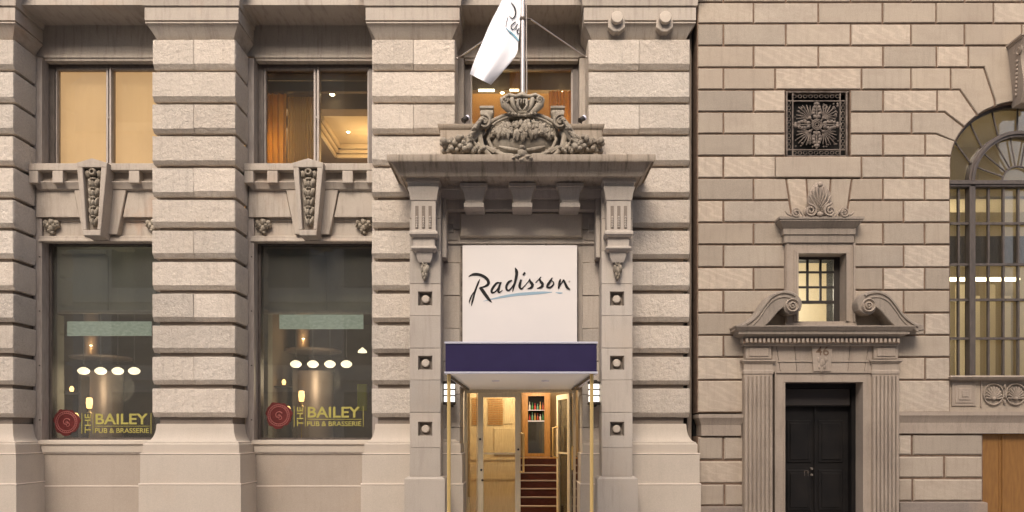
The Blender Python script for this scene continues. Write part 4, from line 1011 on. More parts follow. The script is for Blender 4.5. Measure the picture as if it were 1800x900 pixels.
# --------------------------- entrance doors and lobby
DY = 12.6
zh = ZP(688, DY)
m = MB(); m.pbox(816, 1012, 684, 689.5, DY-.05, DY+.08, .004); m.pbox(816, 819.5, 689.6, 932, DY-.05, DY+.08); m.pbox(1009, 1012, 689.6, 932, DY-.05, DY+.08)
DF = m.build('door_frame', M['brasspale'], H)
def leaf(x0, x1, st, Yd, name, rail=796):
    m = MB(); m.pbox(x0, x0+st, 690, 931, Yd, Yd+.06, .003); m.pbox(x1-st, x1, 690, 931, Yd, Yd+.06, .003)
    m.pbox(x0+st+.02, x1-st-.02, 690, 690+st*.9, Yd+.004, Yd+.056); m.pbox(x0+st+.02, x1-st-.02, 921, 931, Yd+.004, Yd+.056)
    if rail: m.pbox(x0+st+.02, x1-st-.02, rail, rail+2.5, Yd+.01, Yd+.05)
    o = m.build(name, M['brasspale'], H)
    m = MB(); m.pbox(x0+st-.5, x1-st+.5, 698, 922, Yd+.026, Yd+.032); m.build('glass_pane', M['glass'], o, 0); return o
leaf(820, 839, 1.2, DY, 'side_light', None)
D1 = leaf(840, 915, 9.5, DY, 'glass_door')
m = MB()
for px, py in ((844, 772), (911, 790), (846, 826), (848, 844)): c = P(px, py, DY); m.disc((c.x, c.y, c.z), [(.02, 0), (.018, .02), (0, .025)], 12)
m.build('lock', M['iron'], D1, 50)
m = MB(); c0, c1 = P(920, 762, DY-.1), P(920, 830, DY-.1); m.tube([c0+Vector((-.05, .1, 0)), c0, c1, c1+Vector((-.05, .1, 0))], .018, 10); m.build('pull_handle', M['brass'], D1, 50)
# right leaf, swung inwards: seen almost edge-on
m = MB()
ang = R(76); hx = XP(1003, DY)
def sw(u, y_, z): return (hx-u*math.cos(ang)+y_*math.sin(ang), DY+.05+u*math.sin(ang)+y_*math.cos(ang), z)
def swbox(m, u0, u1, z0, z1, t0=-.03, t1=.03):
    m.rings([[sw(u0, t0, z0), sw(u1, t0, z0), sw(u1, t0, z1), sw(u0, t0, z1)], [sw(u0, t1, z0), sw(u1, t1, z0), sw(u1, t1, z1), sw(u0, t1, z1)]])
LW = .74
swbox(m, 0, .09, .03, zh-.03); swbox(m, LW-.09, LW, .03, zh-.03); swbox(m, .091, LW-.091, zh-.12, zh-.03); swbox(m, .091, LW-.091, .03, .15); swbox(m, .091, LW-.091, 1.25, 1.28, -.02, .02)
D2 = m.build('open_glass_door', M['brasspale'], H)
m = MB(); swbox(m, .085, LW-.085, .1, zh-.1, -.003, .003); m.build('glass_pane', M['glass'], D2, 0)
m = MB(); m.tube([sw(LW-.08, -.03, 1.75), sw(LW-.08, -.12, 1.72), sw(LW-.08, -.12, 1.2), sw(LW-.08, -.03, 1.17)], .015, 8); m.build('pull_handle', M['brass'], D2, 50)
leaf(1001, 1009, 1.5, DY, 'side_light', None)
m = MB(); c0, c1 = P(1006, 785, DY-.1), P(1006, 826, DY-.1); m.tube([c0+Vector((.03, .1, 0)), c0, c1, c1+Vector((.03, .1, 0))], .014, 8); o = m.build('side_pull', M['brass'], H, 50)
# lobby
lx0, lx1 = XP(808, 12.9)-.35, XP(1020, 12.9)+.35
m = MB(); m.box(lx0-.05, lx0, 12.95, 18.5, 0, 3.4); m.box(lx1, lx1+.05, 12.95, 18.5, 0, 3.4); m.box(lx0, lx1, 18.5, 18.55, 0, 3.4); m.build('lobby_wall', M['woodlt'], H)
m = MB(); m.box(lx0, lx1, 12.92, 18.49, 2.95, 3.0); m.build('lobby_ceiling', M['roomcream'], H)
m = MB(); m.box(lx0, lx1, 12.3, 14.1, 0.0, .02); m.build('lobby_floor', M['woodlt'], H)
# louvred panels on the wall beyond the left door
m = MB()
yp = 14.4
m.box(XP(826, yp), XP(914, yp), yp, yp+.05, 0, 3.0); pn = m.build('screen_wall', M['woodlt'], H)
for x0, x1 in ((830, 846), (858, 884)):
    m = MB()
    for k in range(12): m.pbox(x0, x1, 700+k*4, 702.2+k*4, yp-.03, yp-.001)
    m.build('louvre', M['wood'], pn)
m = MB(); m.pbox(868, 906, 752, 800, yp-.03, yp-.001, .01); m.pbox(828, 906, 806, 809, yp-.02, yp-.001); m.pbox(828, 906, 840, 843, yp-.02, yp-.001); m.pbox(886, 900, 700, 745, yp-.02, yp-.001, .004); m.build('raised_panel', M['woodlt'], pn)
# stairs
zc_top = ZP(812, 16.4); n = 7; 
for k in range(n):
    z1 = .04+(k+1)*(1.05/n); y0 = 14.3+k*.29
    m = MB(); m.box(XP(914, 14.4)+.01, lx1-.01, y0, y0+.29 if k < n-1 else 18.45, 0.0, z1-.028); st_ = m.build('stair_step', M['reddark'], H)
    m = MB(); m.box(XP(914, 14.4)+.01, lx1-.01, y0-.02, y0+.04, z1-.027, z1, .004); m.build('nosing', M['wood'] if k == n-1 else M['copper'], st_)
yb = 17.6
m = MB()
m.pbox(918, 928, 690, 807, yb, yb+.08); m.pbox(957, 967, 690, 807, yb, yb+.08); m.pbox(928.05, 956.95, 690, 696, yb, yb+.08); m.pbox(928.05, 956.95, 797, 807, yb, yb+.08)
cab = thing('bottle_cabinet', 'wooden cabinet of bottles at the top of the lobby stairs', 'cabinet'); m.build('frame', M['wood'], cab)
m = MB(); m.pbox(928, 957, 695, 798, yb+.3, yb+.34); m.build('back_panel', M['dark'], cab)
m = MB(); m.pbox(928, 957, 739, 741, yb+.02, yb+.3); m.build('shelf', M['trim'], cab)
m = MB(); m.pbox(928, 957, 742, 797, yb+.04, yb+.05); m.build('lower_glass', M['glassw'], cab)
cols = [(.45, .03, .02), (.05, .2, .06), (.6, .55, .5), (.35, .06, .03), (.5, .3, .08), (.12, .3, .2)]
bm_ = [mat('bottle_glass_%s' % n_, c_, .15, 0, .6) for n_, c_ in zip(('red', 'green', 'clear', 'ruby', 'amber', 'teal'), cols)]
k = 0
for row, (zz, cnt) in enumerate(((ZP(738.5, yb), 6), (ZP(720, yb), 6))):
    for i in range(cnt):
        x = XP(931+i*4.7, yb+.12); b = MB(); hh = .15+.05*((i*7+row*3) % 4)/3
        b.disc((x, yb+.15, zz), [(.02, 0), (.022, .01), (.022, hh*.5), (.007, hh*.7), (.007, hh), (.0, hh)], 12, 'z')
        o = b.build('bottle', bm_[(i*5+row*2) % 6], None, 60); o['category'] = 'bottle'; o['group'] = 'bottles in the lobby cabinet'; o['label'] = '%s bottle, %s on the %s shelf of the lobby cabinet' % (('red', 'green', 'clear', 'ruby', 'amber', 'teal')[(i*5+row*2) % 6], ('first from left', 'second from left', 'third from left', 'third from right', 'second from right', 'last at right')[i], 'middle' if row == 0 else 'top')
m = MB(); m.pbox(928, 957, 720.5, 721.3, yb+.02, yb+.3); m.build('shelf', M['trim'], cab)
lamp('POINT', (XP(900, 13.6), 13.5, 2.7), 54, (1, .86, .64), .2)
lamp('POINT', (XP(945, 16.5), 16.2, 2.75), 36, (1, .84, .62), .2)
lamp('POINT', (XP(945, 17.3), 17.3, 2.5), 3, (1, .7, .5), .1)

# ------------------------------------------------------------ ashlar building on the right
B = thing('ashlar_building', 'brown sandstone building of smooth coursed blocks with pedimented black door and arched window', 'building')
ys = [-310, -271, -232, -193, -154, -115, -75, -36, 3.5, 41, 80, 118.5, 157.5, 196.5, 235, 274, 313, 352, 391, 430, 470, 510, 550, 589, 628, 668, 726]
XR = 2200; XL = 1226
stag = [[1325, 1439, 1552, 1647, 1747, 1860, 1970], [1272, 1382, 1496, 1602, 1697, 1797, 1915, 2030, 2120]]
J = {  # joints per course index (course i is ys[i]..ys[i+1]); None marks an opening edge
 8: [XL, 1325, 1439, 1552, 1646, 1747, 1860, 1975, XR],
 9: [XL, 1272, 1382, 1496, 1602, 1696, 1797, 1860, 1960, XR],
 10: [XL, 1325, 1439, 1553, 1647, 1703],
 11: [XL, 1272, 1363, 1515, 1602, 1672],
 12: [XL, 1325, 1381, 'o', 1495, 1553, 1648],
 13: [XL, 1272, 1381, 'o', 1495, 1603],
 14: [XL, 1325, 1381, 'o', 1495, 1553, 1627],
 15: [XL, 1272, 1364, 1515, 1589],
 16: [XL, 1325], 17: [XL, 1272],
 18: [XL, 1325, 1385, 'o', 1500, 1553, 1626, 1671], 19: [XL, 1272, 1385, 'o', 1500, 1589, 1671],
 20: [XL, 1325, 1385, 'o', 1500, 1553, 1626, 1671], 21: [XL, 1272, 1385, 'o', 1500, 1589, 1671],
 22: [XL, 1325, 1385, 'o', 1500, 1626, 1671], 23: [XL, 1272, 1400, 'o', 1490, 1671],
 24: [XL, 1400, 'o', 1500, 1627, 1671], 25: [XL, 1310, 'o', 1578, 1671]}
aw = MB(); YW = 12.0
def ash(pp, Yf=YW, jt=.0145, ch=.011, back=12.35):
    pts = [(XP(a, YW), ZP(b, YW)) for a, b in pp]
    jr = lambda: random.uniform(-.0025, .0025)
    aw.mi = 1; aw.tint = .5; aw.prism(pts, Yf+.026, back)
    aw.mi = 0; aw.tint = random.random(); aw.prism([(a+jr(), b+jr()) for a, b in inset(pts, jt)], Yf+random.uniform(0, .005), Yf+.05, ch)
def rect(x0, x1, y0, y1): return [(x0, y0), (x1, y0), (x1, y1), (x0, y1)]
for i in range(8):
    js = [XL]+stag[i % 2]+[XR]
    for a, b in zip(js, js[1:]): ash(rect(a, b, ys[i], ys[i+1]))
for i, js in J.items():
    k = 0
    while k < len(js)-1:
        if js[k+1] == 'o': k += 2; continue
        ash(rect(js[k], js[k+1], ys[i], ys[i+1])); k += 1
# arch zone, then its mirror image
AC = (1800, 288, 128, 110)
def arc(y0, y1, n=5):
    out = []
    for k in range(n+1):
        y = y0+(y1-y0)*k/n; dy = AC[1]-y
        out.append((1672 if y > AC[1] else AC[0]-AC[2]*math.sqrt(max(0, 1-(dy/AC[3])**2)), y))
    return out
def arcx(x0, x1, n=4): return [(x0+(x1-x0)*k/n, AC[1]-AC[3]*math.sqrt(1-((x0+(x1-x0)*k/n-AC[0])/AC[2])**2)) for k in range(n+1)]
arch = [
 [(1703, 80), (1800, 80), (1800, 177)]+arcx(1799, 1750)+[(1749, 176), (1730, 118.5), (1703, 118.5)],
 [(1672, 118.5), (1730, 118.5), (1749, 176)]+arcx(1750, 1719)+[(1688, 157.5), (1672, 157.5)],
 [(1648, 157.5), (1688, 157.5)]+arcx(1719, 1696)+[(1661, 196.5), (1648, 196.5)],
 [(1603, 196.5), (1661, 196.5)]+arcx(1696, 1680)+[(1646, 235), (1603, 235)],
 [(1627, 235), (1646, 235)]+arc(248, 274)+[(1627, 274)],
 [(1589, 274)]+arc(274, 313)+[(1589, 313)]]
for pp in arch:
    ash(pp); ash([(2*AC[0]-a, b) for a, b in reversed(pp)])
for i in range(10, 26):        # courses to the right of the arched window
    edge = {10: 1897, 11: 1928, 12: 1952, 13: 1997, 14: 1973, 15: 2011}.get(i, 1928)
    js = [edge]+[x for x in stag[i % 2] if x > edge+25]+[XR]
    for a, b in zip(js, js[1:]): ash(rect(a, b, ys[i], ys[i+1]))
# flat arch over the anthemion window
y0, y1 = 313, 391
for pp in ([(XL+99, 313), (1382, 313), (1388, 352), (1325, 352)], [(1272, 352), (1388, 352), (1394, 391), (1272, 391)],
           [(1382, 313), (1418, 313), (1424, 391), (1394, 391)], [(1418, 313), (1461, 313), (1456, 391), (1424, 391)], [(1461, 313), (1498, 313), (1487, 391), (1456, 391)],
           [(1498, 313), (1553, 313), (1553, 352), (1493, 352)], [(1493, 352), (1589, 352), (1589, 391), (1487, 391)]): ash(pp)
for a, b in ((1553, 1626), (1626, 1671)): ash(rect(a, b, 313, 352))
ash(rect(1589, 1671, 352, 391))
# courses below the belt
for r0, r1, js in ((767, 809, [XL, 1272, 1310]), (809, 850.5, [XL, 1310]), (850.5, 890, [XL, 1274, 1310]),
                   (763, 801, [1578, 1604, 1729]), (801, 841, [1578, 1661, 1729]), (841, 882, [1578, 1605, 1729])):
    for a, b in zip(js, js[1:]): ash(rect(a, b, r0, r1), jt=.016, ch=.02)
wall = aw.build('ashlar_wall', [M['ashlar'], M['mortar']], B, 20)
# belt courses
for a, b, p0, p1 in ((XL, 1309, 728, 766), (1579, XR, 724, 762)):
    m = MB(); z0, z1 = ZP(p1), ZP(p0); m.mould(XP(a)+(.06 if a == XL else 0), XP(b)-.06, 11.98, 12.34, [(0, z0), (0, z0+.18), (.01, z0+.20), (.03, z0+.26), (.055, z0+.30), (.055, z1)])
    m.build('belt_course', M['case'], B, 25)
for a, b, p in ((XL, 1309, 890), (1579, 1732, 882)):
    m = MB(); m.mould(XP(a)+.03, XP(b)-.03, 11.97, 12.34, [(.0, ZP(p)), (.03, ZP(p+1.5)), (.03, 0)]); m.build('plinth', M['plinth'], B)
# body of the building behind the wall face
m = MB(); m.box(XP(XL)+.02, XP(1374), 12.36, 12.7, 0, 12); m.box(XP(1374), XP(1520), 12.36, 12.7, ZP(445), 12); m.box(XP(1520), XP(1660), 12.36, 12.7, 0, 12); m.box(XP(1660), XP(1945), 12.36, 12.7, ZP(160), 12); m.box(XP(1660), XP(1945), 12.36, 12.7, 0, ZP(662)); m.box(XP(1945), XP(XR), 12.36, 12.7, 0, 12); m.box(XP(1374), XP(1400), 12.36, 12.7, ZP(672), ZP(446)); m.box(XP(1484), XP(1520), 12.36, 12.7, ZP(672), ZP(446)); m.box(XP(1400)+.001, XP(1484)-.001, 12.36, 12.7, ZP(672), ZP(571))
m.build('inner_wall', M['dark'], B)

# grille
zt, zb = ZP(158), ZP(272); gx0, gx1 = XP(1381), XP(1495)
m = MB(); m.box(gx0, gx1, 12.2, 12.25, zb, zt); m.build('grille_recess', M['dark'], B)
m = MB(); t = .022
def gx(px): return XP(px, 12.02)
def gz(py): return ZP(py, 12.02)
for a, b in ((1382, 1385), (1487.5, 1490.5)): m.box(gx(a), gx(b), 12.03, 12.07, gz(272.5), gz(160), .004)
for a, b in ((272.4, 275.2), (159, 162)): m.box(gx(1382), gx(1493), 12.035, 12.075, gz(b), gz(a), .004)
for x in (1393.5, 1477): m.box(gx(x), gx(x+2), 12.04, 12.07, gz(272), gz(162), .003)
for y in (175, 261): m.box(gx(1385), gx(1490), 12.045, 12.065, gz(y+2.2), gz(y), .003)
GR = m.build('vent_grille', M['iron2'], B)
m = MB()
for sx in (1388.5, 1483.5):
    for k in range(9):
        c = (gx(sx), 12.06, gz(178+k*9.8)); m.tube([(c[0]+.028*math.cos(q/10*6.283), c[1], c[2]+.034*math.sin(q/10*6.283)) for q in range(11)], .006, 5)
for sy in (167.5, 267):
    for k in range(9):
        c = (gx(1398+k*9.5), 12.06, gz(sy)); m.tube([(c[0]+.032*math.cos(q/10*6.283), c[1], c[2]+.026*math.sin(q/10*6.283)) for q in range(11)], .006, 5)
m.build('ring_border', M['iron2'], GR, 50)
gc = (gx(1436.5), 12.05, gz(218.5)); m = MB()
for r in (.085, .06): m.tube([(gc[0]+r*math.cos(q/20*6.283), 12.03, gc[2]+r*math.sin(q/20*6.283)) for q in range(21)], .012, 6)
for k in range(8): m.blob((gc[0]+.03*math.cos(k*.785), 12.03, gc[2]+.03*math.sin(k*.785)), (.014, .012, .014), seg=6, rg=4)
m.build('rosette', M['iron2'], GR, 50)
for k in range(4):            # corner palmettes
    a = math.pi/4+k*math.pi/2; m = MB(); bx_, bz_ = gc[0]+.16*math.cos(a), gc[2]+.16*math.sin(a)
    for j in range(-4, 5):
        aa = a+j*.27; L = .27-.02*abs(j)
        m.tube([(bx_, 12.05, bz_), (bx_+L*.55*math.cos(aa), 12.035, bz_+L*.55*math.sin(aa)), (bx_+L*math.cos(aa), 12.05, bz_+L*math.sin(aa))], [.006, .011, .009], 6)
    m.blob((bx_, 12.04, bz_), (.03, .02, .03)); m.tube([(gc[0]+.09*math.cos(a), 12.05, gc[2]+.09*math.sin(a)), (bx_, 12.05, bz_)], .014, 6)
    m.build('corner_palmette', M['iron2'], GR, 50)
    a = k*math.pi/2; m = MB(); rt = Matrix.Rotation(-a, 3, 'Y')
    for j in range(5):
        d_ = .14+j*.052
        for s in (-1, 1):
            v = rt @ Vector((d_, 0, s*(.035+.02*math.sin(j)))); m.blob((gc[0]+v.x, 12.04, gc[2]+v.z), (.034, .018, .03), rt, seg=8, rg=5, rough=.4, seed=j)
    v0 = rt @ Vector((.1, 0, 0)); v1 = rt @ Vector((.40, 0, 0)); m.tube([(gc[0]+v0.x, 12.045, gc[2]+v0.z), (gc[0]+v1.x, 12.045, gc[2]+v1.z)], .014, 6)
    m.build('leaf_arm', M['iron2'], GR, 50)
m = MB(); rr = random.Random(2)
for i in range(110):
    x = rr.uniform(-.37, .37); z = rr.uniform(-.37, .37)
    if abs(x) < .14 and abs(z) < .14: continue
    r_ = rr.uniform(.010, .022); m.blob((gc[0]+x, 12.062, gc[2]+z), (r_*rr.uniform(.7, 1.8), .012, r_), Matrix.Rotation(rr.uniform(0, 3), 3, 'Y'), seg=7, rg=4)
m.build('scroll_filler', M['iron2'], GR, 50)
m = MB(); m.pbox(1364, 1513, 276, 311, 11.985, 12.02, .008); 
m.build('grille_sill_block', M['ashlar'], B)

# anthemion
AY = 11.80; DC = 5.045
def A2(px, py): return (XP(px, AY), ZP(py, AY))
m = MB(); cx_, cz_ = A2(1441, 368)
for j in range(-4, 5):
    b_ = j/4*1.25; x1_, z1_ = cx_+.195*math.sin(b_*1.15), cz_-.02+.40*math.cos(b_)
    m.tube([(cx_+.008*j, AY+.01, cz_-.03+.035*(4-abs(j))), (cx_+.16*math.sin(b_), AY-.02, cz_-.02+.25*math.cos(b_)), (x1_, AY-.01, z1_)], [.007, .013, .022], 8)
m.blob((cx_, AY-.02, cz_+.40), (.045, .035, .045)); m.build('palmette', M['case'], B, 60)
m = MB()
m.pprism([(1425, 378), (1420, 355), (1422, 338), (1432, 324), (1441, 319), (1450, 324), (1460, 338), (1462, 355), (1457, 378)], AY+.055, AY+.1, .01)
for sg in (-1, 1):
    c = A2(1441+sg*17, 371); m.spiral((c[0], AY-.02, c[1]-.0), .10, .018, 1.8, math.pi*.5, .022, sg); m.disc((c[0], AY+.06, c[1]), [(.09, 0), (.085, .02), (.02, .025)], 18)
    c = A2(1441+sg*42, 375); m.spiral((c[0], AY-.02, c[1]), .075, .014, 1.6, math.pi*.5, .018, -sg); m.disc((c[0], AY+.06, c[1]), [(.065, 0), (.06, .02), (.02, .025)], 18)
    m.tube([(A2(1441+sg*28, 378)[0], AY, A2(0, 380)[1]), (A2(1441+sg*34, 372)[0], AY, A2(0, 372)[1]), (A2(1441+sg*40, 366)[0], AY, A2(0, 366)[1])], .016, 6)
    m.tube([(A2(1441+sg*50, 378)[0], AY, A2(0, 379)[1]), (A2(1441+sg*57, 377)[0], AY, A2(0, 376)[1]), (A2(1441+sg*61, 374)[0], AY, A2(0, 371)[1])], [.02, .016, .008], 6)
m.blob((cx_, AY-.01, A2(0, 377)[1]), (.06, .04, .045), rough=.3)
m.build('anthemion_scroll', M['case'], B, 60)

# window aedicule
Zw = lambda p, Y=11.86: ZP(p, Y)
wx0, wx1 = XP(1400, 12.0), XP(1483, 12.0); wz1, wz0 = ZP(448, 12.0), ZP(566, 12.0)
ox0, ox1 = XP(1381, 11.93), XP(1504, 11.93)
m = MB(); m.mould(XP(1378, 11.86), XP(1505, 11.86), 11.88, 12.3, [(-.02, Zw(425)), (-.02, Zw(412)), (0, Zw(411)), (0, Zw(401)), (.02, Zw(399)), (.06, Zw(393)), (.085, Zw(390)), (.085, Zw(388)), (.10, Zw(387)), (.10, Zw(383))])
m.build('window_hood', M['case2'], B, 25)
m = MB()
m.box(ox0, wx0-.001, 11.93, 12.34, ZP(580, 11.93), Zw(425)+.0); m.box(wx1+.001, ox1, 11.93, 12.34, ZP(580, 11.93), Zw(425)); m.box(wx0, wx1, 11.93, 12.34, wz1, Zw(425)); m.box(wx0, wx1, 11.93, 12.34, ZP(580, 11.93), wz0)
m.build('window_surround', M['case'], B)
m = MB()
for d_, yy in ((.0, 11.912), (.035, 11.90)):
    t_ = .07-d_
    m.box(wx0-t_-.0, wx0-.002, yy, 11.93, wz0, wz1); m.box(wx1+.002, wx1+t_, yy, 11.93, wz0, wz1); m.box(wx0-t_, wx1+t_, yy, 11.93, wz1+.002, wz1+t_)
for sx in (ox0+.015, ox1-.045): m.box(sx, sx+.03, 11.905, 11.93, ZP(566, 11.93), Zw(427))
m.build('surround_moulding', M['case'], B)
m = MB(); m.mould(ox0, ox1, 11.93, 12.3, [(.03, ZP(584, 11.9)), (.03, ZP(573, 11.9)), (.01, ZP(571, 11.9)), (.01, ZP(567, 11.9))]); m.build('window_apron', M['case'], B, 25)
fy = 12.15; m = MB(); gx_ = [wx0+.002, wx1-.002]
def fb(x0, x1, z0, z1, y=fy, t=.04): m.box(x0, x1, y, y+t, z0, z1)
wz_m = ZP(531, 12.15)
fb(wx0, wx0+.03, wz0, wz1); fb(wx1-.10, wx1, wz0, wz1); fb(wx0+.03, wx1-.1, wz1-.045, wz1); fb(wx0+.03, wx1-.1, wz_m-.025, wz_m+.025); fb(wx0+.03, wx1-.1, wz0, wz0+.02)
SW = m.build('small_window', M['iron'], B)
m = MB(); ix0, ix1 = wx0+.03, wx1-.1; 
for k in (1, 2): x = ix0+(ix1-ix0)*k/3; m.box(x-.019, x+.019, fy+.005, fy+.03, wz_m+.026, wz1-.046)
for k in (1, 2): z = wz_m+(wz1-wz_m)*k/3; m.box(ix0, ix1, fy+.008, fy+.033, z-.018, z+.018)
m.build('muntin', M['iron'], SW)
m = MB(); m.box(ix0-.01, ix1+.01, fy+.036, fy+.04, wz0, wz1-.03); m.build('glass_pane', M['glassy'], SW, 0)
room_o = MB(); room_o.box(wx0-.8, wx1+.8, 14.3, 14.35, wz0-.6, wz1+1.2); room_o.box(wx0-.85, wx0-.8, 12.72, 14.3, wz0-.6, wz1+1.2); room_o.box(wx1+.8, wx1+.85, 12.72, 14.3, wz0-.6, wz1+1.2); room_o.box(wx0-.8, wx1+.8, 12.72, 14.3, wz1+.9, wz1+.95); room_o.box(wx0-.8, wx1+.8, 12.72, 14.3, wz0-.7, wz0-.65)
room_o.build('stair_room', M['roomcream'], B)
lamp('POINT', (wx0+.3, 13.5, wz0+.7), 42, (1, .96, .84), .25)

# doorcase
m = MB(); dz = ZP(672, 12.0); dx0, dx1 = XP(1377, 12.0), XP(1513, 12.0)
zE = ZP(655, 11.95)
for t_, yy in ((.17, 11.93), (.12, 11.915), (.05, 11.93)):
    pass
m.box(dx0-.17, dx0, 11.93, 12.34, 0, zE); m.box(dx1, dx1+.17, 11.93, 12.34, 0, zE); m.box(dx0, dx1, 11.93, 12.34, dz, zE); SU = m.build('door_surround', M['case'], B)
m = MB()
for t0, t1, yy in ((.15, .172, 11.905), (.0, .02, 11.915)):
    m.box(dx0-t1, dx0-t0, yy, 11.93, 0, dz+t1); m.box(dx1+t0, dx1+t1, yy, 11.93, 0, dz+t1); m.box(dx0-t0, dx1+t0, yy, 11.93, dz+t0, dz+t1)
m.build('architrave_moulding', M['case'], B)
for a, b in ((1308, 1358), (1533, 1580)):
    m = MB(); x0, x1 = XP(a, 11.9), XP(b, 11.9); m.box(x0, x1, 11.90, 12.34, 0, ZP(655, 11.9)); PI_ = m.build('fluted_pilaster', M['case'], B)
    nf = 6; m = MB(); w_ = (x1-x0-.06)/nf
    for k in range(nf+1): 
        xx = x0+.03+w_*k; m.tube([(xx, 11.89, 0.0), (xx, 11.89, ZP(661, 11.9))], .027, 10)
    m.build('reed', M['case'], PI_, 60)
    m = MB(); m.mould(x0, x1, 11.90, 12.3, [(0, ZP(658, 11.9)), (.012, ZP(657, 11.9)), (.012, ZP(652, 11.9)), (.0, ZP(650, 11.9)), (.0, ZP(640, 11.9)), (.02, ZP(638, 11.9)), (.045, ZP(635, 11.9)), (.045, ZP(632.5, 11.9))]); m.build('capital', M['case'], PI_, 25)
    m = MB(); m.box(x0+.02, x1-.02, 11.885, 12.3, ZP(631, 11.9), ZP(606, 11.9), .006); m.box(x0+.07, x1-.07, 11.87, 11.89, ZP(627, 11.9), ZP(611, 11.9), .01); m.build('frieze_block', M['case'], PI_)
# entablature wedge stones
m = MB(); ex0, ex1 = XP(1356, 11.92), XP(1536, 11.92); m.box(ex0, ex1, 11.945, 12.3, ZP(655, 11.92)+.001, ZP(604, 11.92)); m.build('entablature', M['mortar'], B)
m = MB(); js_b = [1357, 1380, 1405, 1430]; js_t = [1357, 1364, 1396, 1428]
for a, b, c_, d_ in ((1357, 1364, 1357, 1372), (1364, 1396, 1372, 1401), (1396, 1429, 1401, 1431)):
    pp = [(a+.4, 605), (b-.4, 605), (d_-.4, 654), (c_+.4, 654)]
    for q_ in (pp, [(2891-x, y) for x, y in pp]):
        m = MB(); m.tint = random.random(); m.pprism(q_, 11.92, 11.944, .003); m.build('wedge_stone', M['case'], B)
m = MB(); m.box(ex0+.1, ex1-.1, 11.905, 11.921, ZP(635, 11.9)-.01, ZP(635, 11.9)+.012); m.build('fascia_line', M['case'], B)
m = MB(); m.pprism([(1427, 603), (1464, 603), (1461, 653), (1430, 653)], 11.885, 12.0, .008); DK = m.build('door_keystone', M['case'], B)
A = P(1434, 625, 11.885); Bp = P(1457, 609, 11.885)
t_ = text('46', 'numerals', M['mortar'], B, A.x, Bp.x, A.z, Bp.z, 11.883, off=0.006); t_.parent = DK
m = MB(); c = P(1445, 639.5, 11.885)
for i, (ux_, uz_, rr_) in enumerate(((-.05, .07, .035), (.05, .07, .035), (0, .02, .05), (-.04, -.05, .03), (.04, -.05, .03), (0, -.10, .03))): m.blob((c.x+ux_, 11.887, c.z+uz_), (rr_, .016, rr_*1.3), rough=.5, seed=i)
o = m.build('carved_ornament', M['case'], DK, 60)
# cornice with dentils
m = MB(); cx0, cx1 = XP(1302, 11.8), XP(1588, 11.8)
Zd = lambda p: ZP(p, 11.72)
m.mould(cx0+.06, cx1-.06, 11.84, 12.3, [(0, Zd(606)), (.0, Zd(603)), (.02, Zd(602)), (.02, Zd(591)), (.05, Zd(590)), (.09, Zd(588)), (.12, Zd(587)), (.12, Zd(582)), (.14, Zd(581)), (.17, Zd(577)), (.185, Zd(575)), (.185, Zd(573))])
PCn = m.build('door_cornice', M['case2'], B, 25)
m = MB(); n = 36
for k in range(n):
    x = cx0+.06+(cx1-cx0-.12)*(k+.5)/n
    m.box(x-.019, x+.019, 11.77, 11.815, Zd(601), Zd(594))
m.build('dentil', M['case'], PCn)
m = MB(); m.box(cx0+.05, cx1-.05, 11.8155, 11.8195, Zd(602), Zd(593)); m.build('dentil_shade_strip', M['mortar'], PCn)  # dark strip paints shade into the gaps between dentils
# scroll pediment halves
YQ = 11.72; pcx = 1457
Lo = [(1288, 580), (1292, 571), (1308, 565), (1325, 551), (1337, 534), (1350, 519), (1366, 511.5), (1384, 511), (1398, 518), (1406, 531), (1404, 545), (1396, 552), (1382, 552), (1376, 544), (1378, 534)]
Li = [(1378, 534), (1368, 540), (1358, 555), (1346, 570), (1325, 579), (1300, 582)]
def dens(p): return [q[:2] for q in catmull(p, 4)]
base = dens(Lo[:11])+[(1396, 551), (1384, 553), (1377, 548), (1374, 542)]+dens([(1374, 540), (1364, 548), (1354, 560), (1342, 572), (1325, 580)])+[(1300, 582)]
for sg in (-1, 1):
    off = 4
    f_ = (lambda p: (p[0]+off, p[1])) if sg < 0 else (lambda p: (2*pcx-p[0]-off+4, p[1]))
    m = MB(); pl_ = [f_(p) for p in base]
    if sg > 0: pl_ = pl_[::-1]
    m.pprism(pl_, YQ, 12.1, .012); sc_ = m.build('pediment_scroll', M['case2'], B, 30)
    # raised mouldings following the curve
    m = MB()
    for dd, rr_ in ((4, .026), (13, .016)):
        pts = [(p[0], p[1]+dd*(1 if i < 4 else .9)) for i, p in enumerate([(1300, 570), (1315, 561), (1328, 549), (1340, 532), (1352, 518.5), (1367, 511), (1382, 511), (1394, 516)])]
        q = [P(*f_(p), YQ) for p in [x[:2] for x in catmull(pts, 4)]]
        m.tube(q, rr_, 6)
    m.build('scroll_moulding', M['case2'], sc_, 60)
    c = P(*f_((1388, 537)), YQ); m = MB(); m.disc((c.x, YQ+.02, c.z), [(.112, -.05), (.112, .05), (.10, .065), (.085, .05), (.08, .035), (.06, .035), (.055, .06), (.04, .065), (.03, .04), (.02, .04), (.015, .06), (0, .062)], 28)
    for k in range(5): a = k*1.2566; m.blob((c.x+.045*math.cos(a), YQ-.03, c.z+.045*math.sin(a)), (.016, .012, .016), seg=6, rg=4)
    m.build('volute_rosette', M['base'] if 0 else M['case'], sc_, 40)
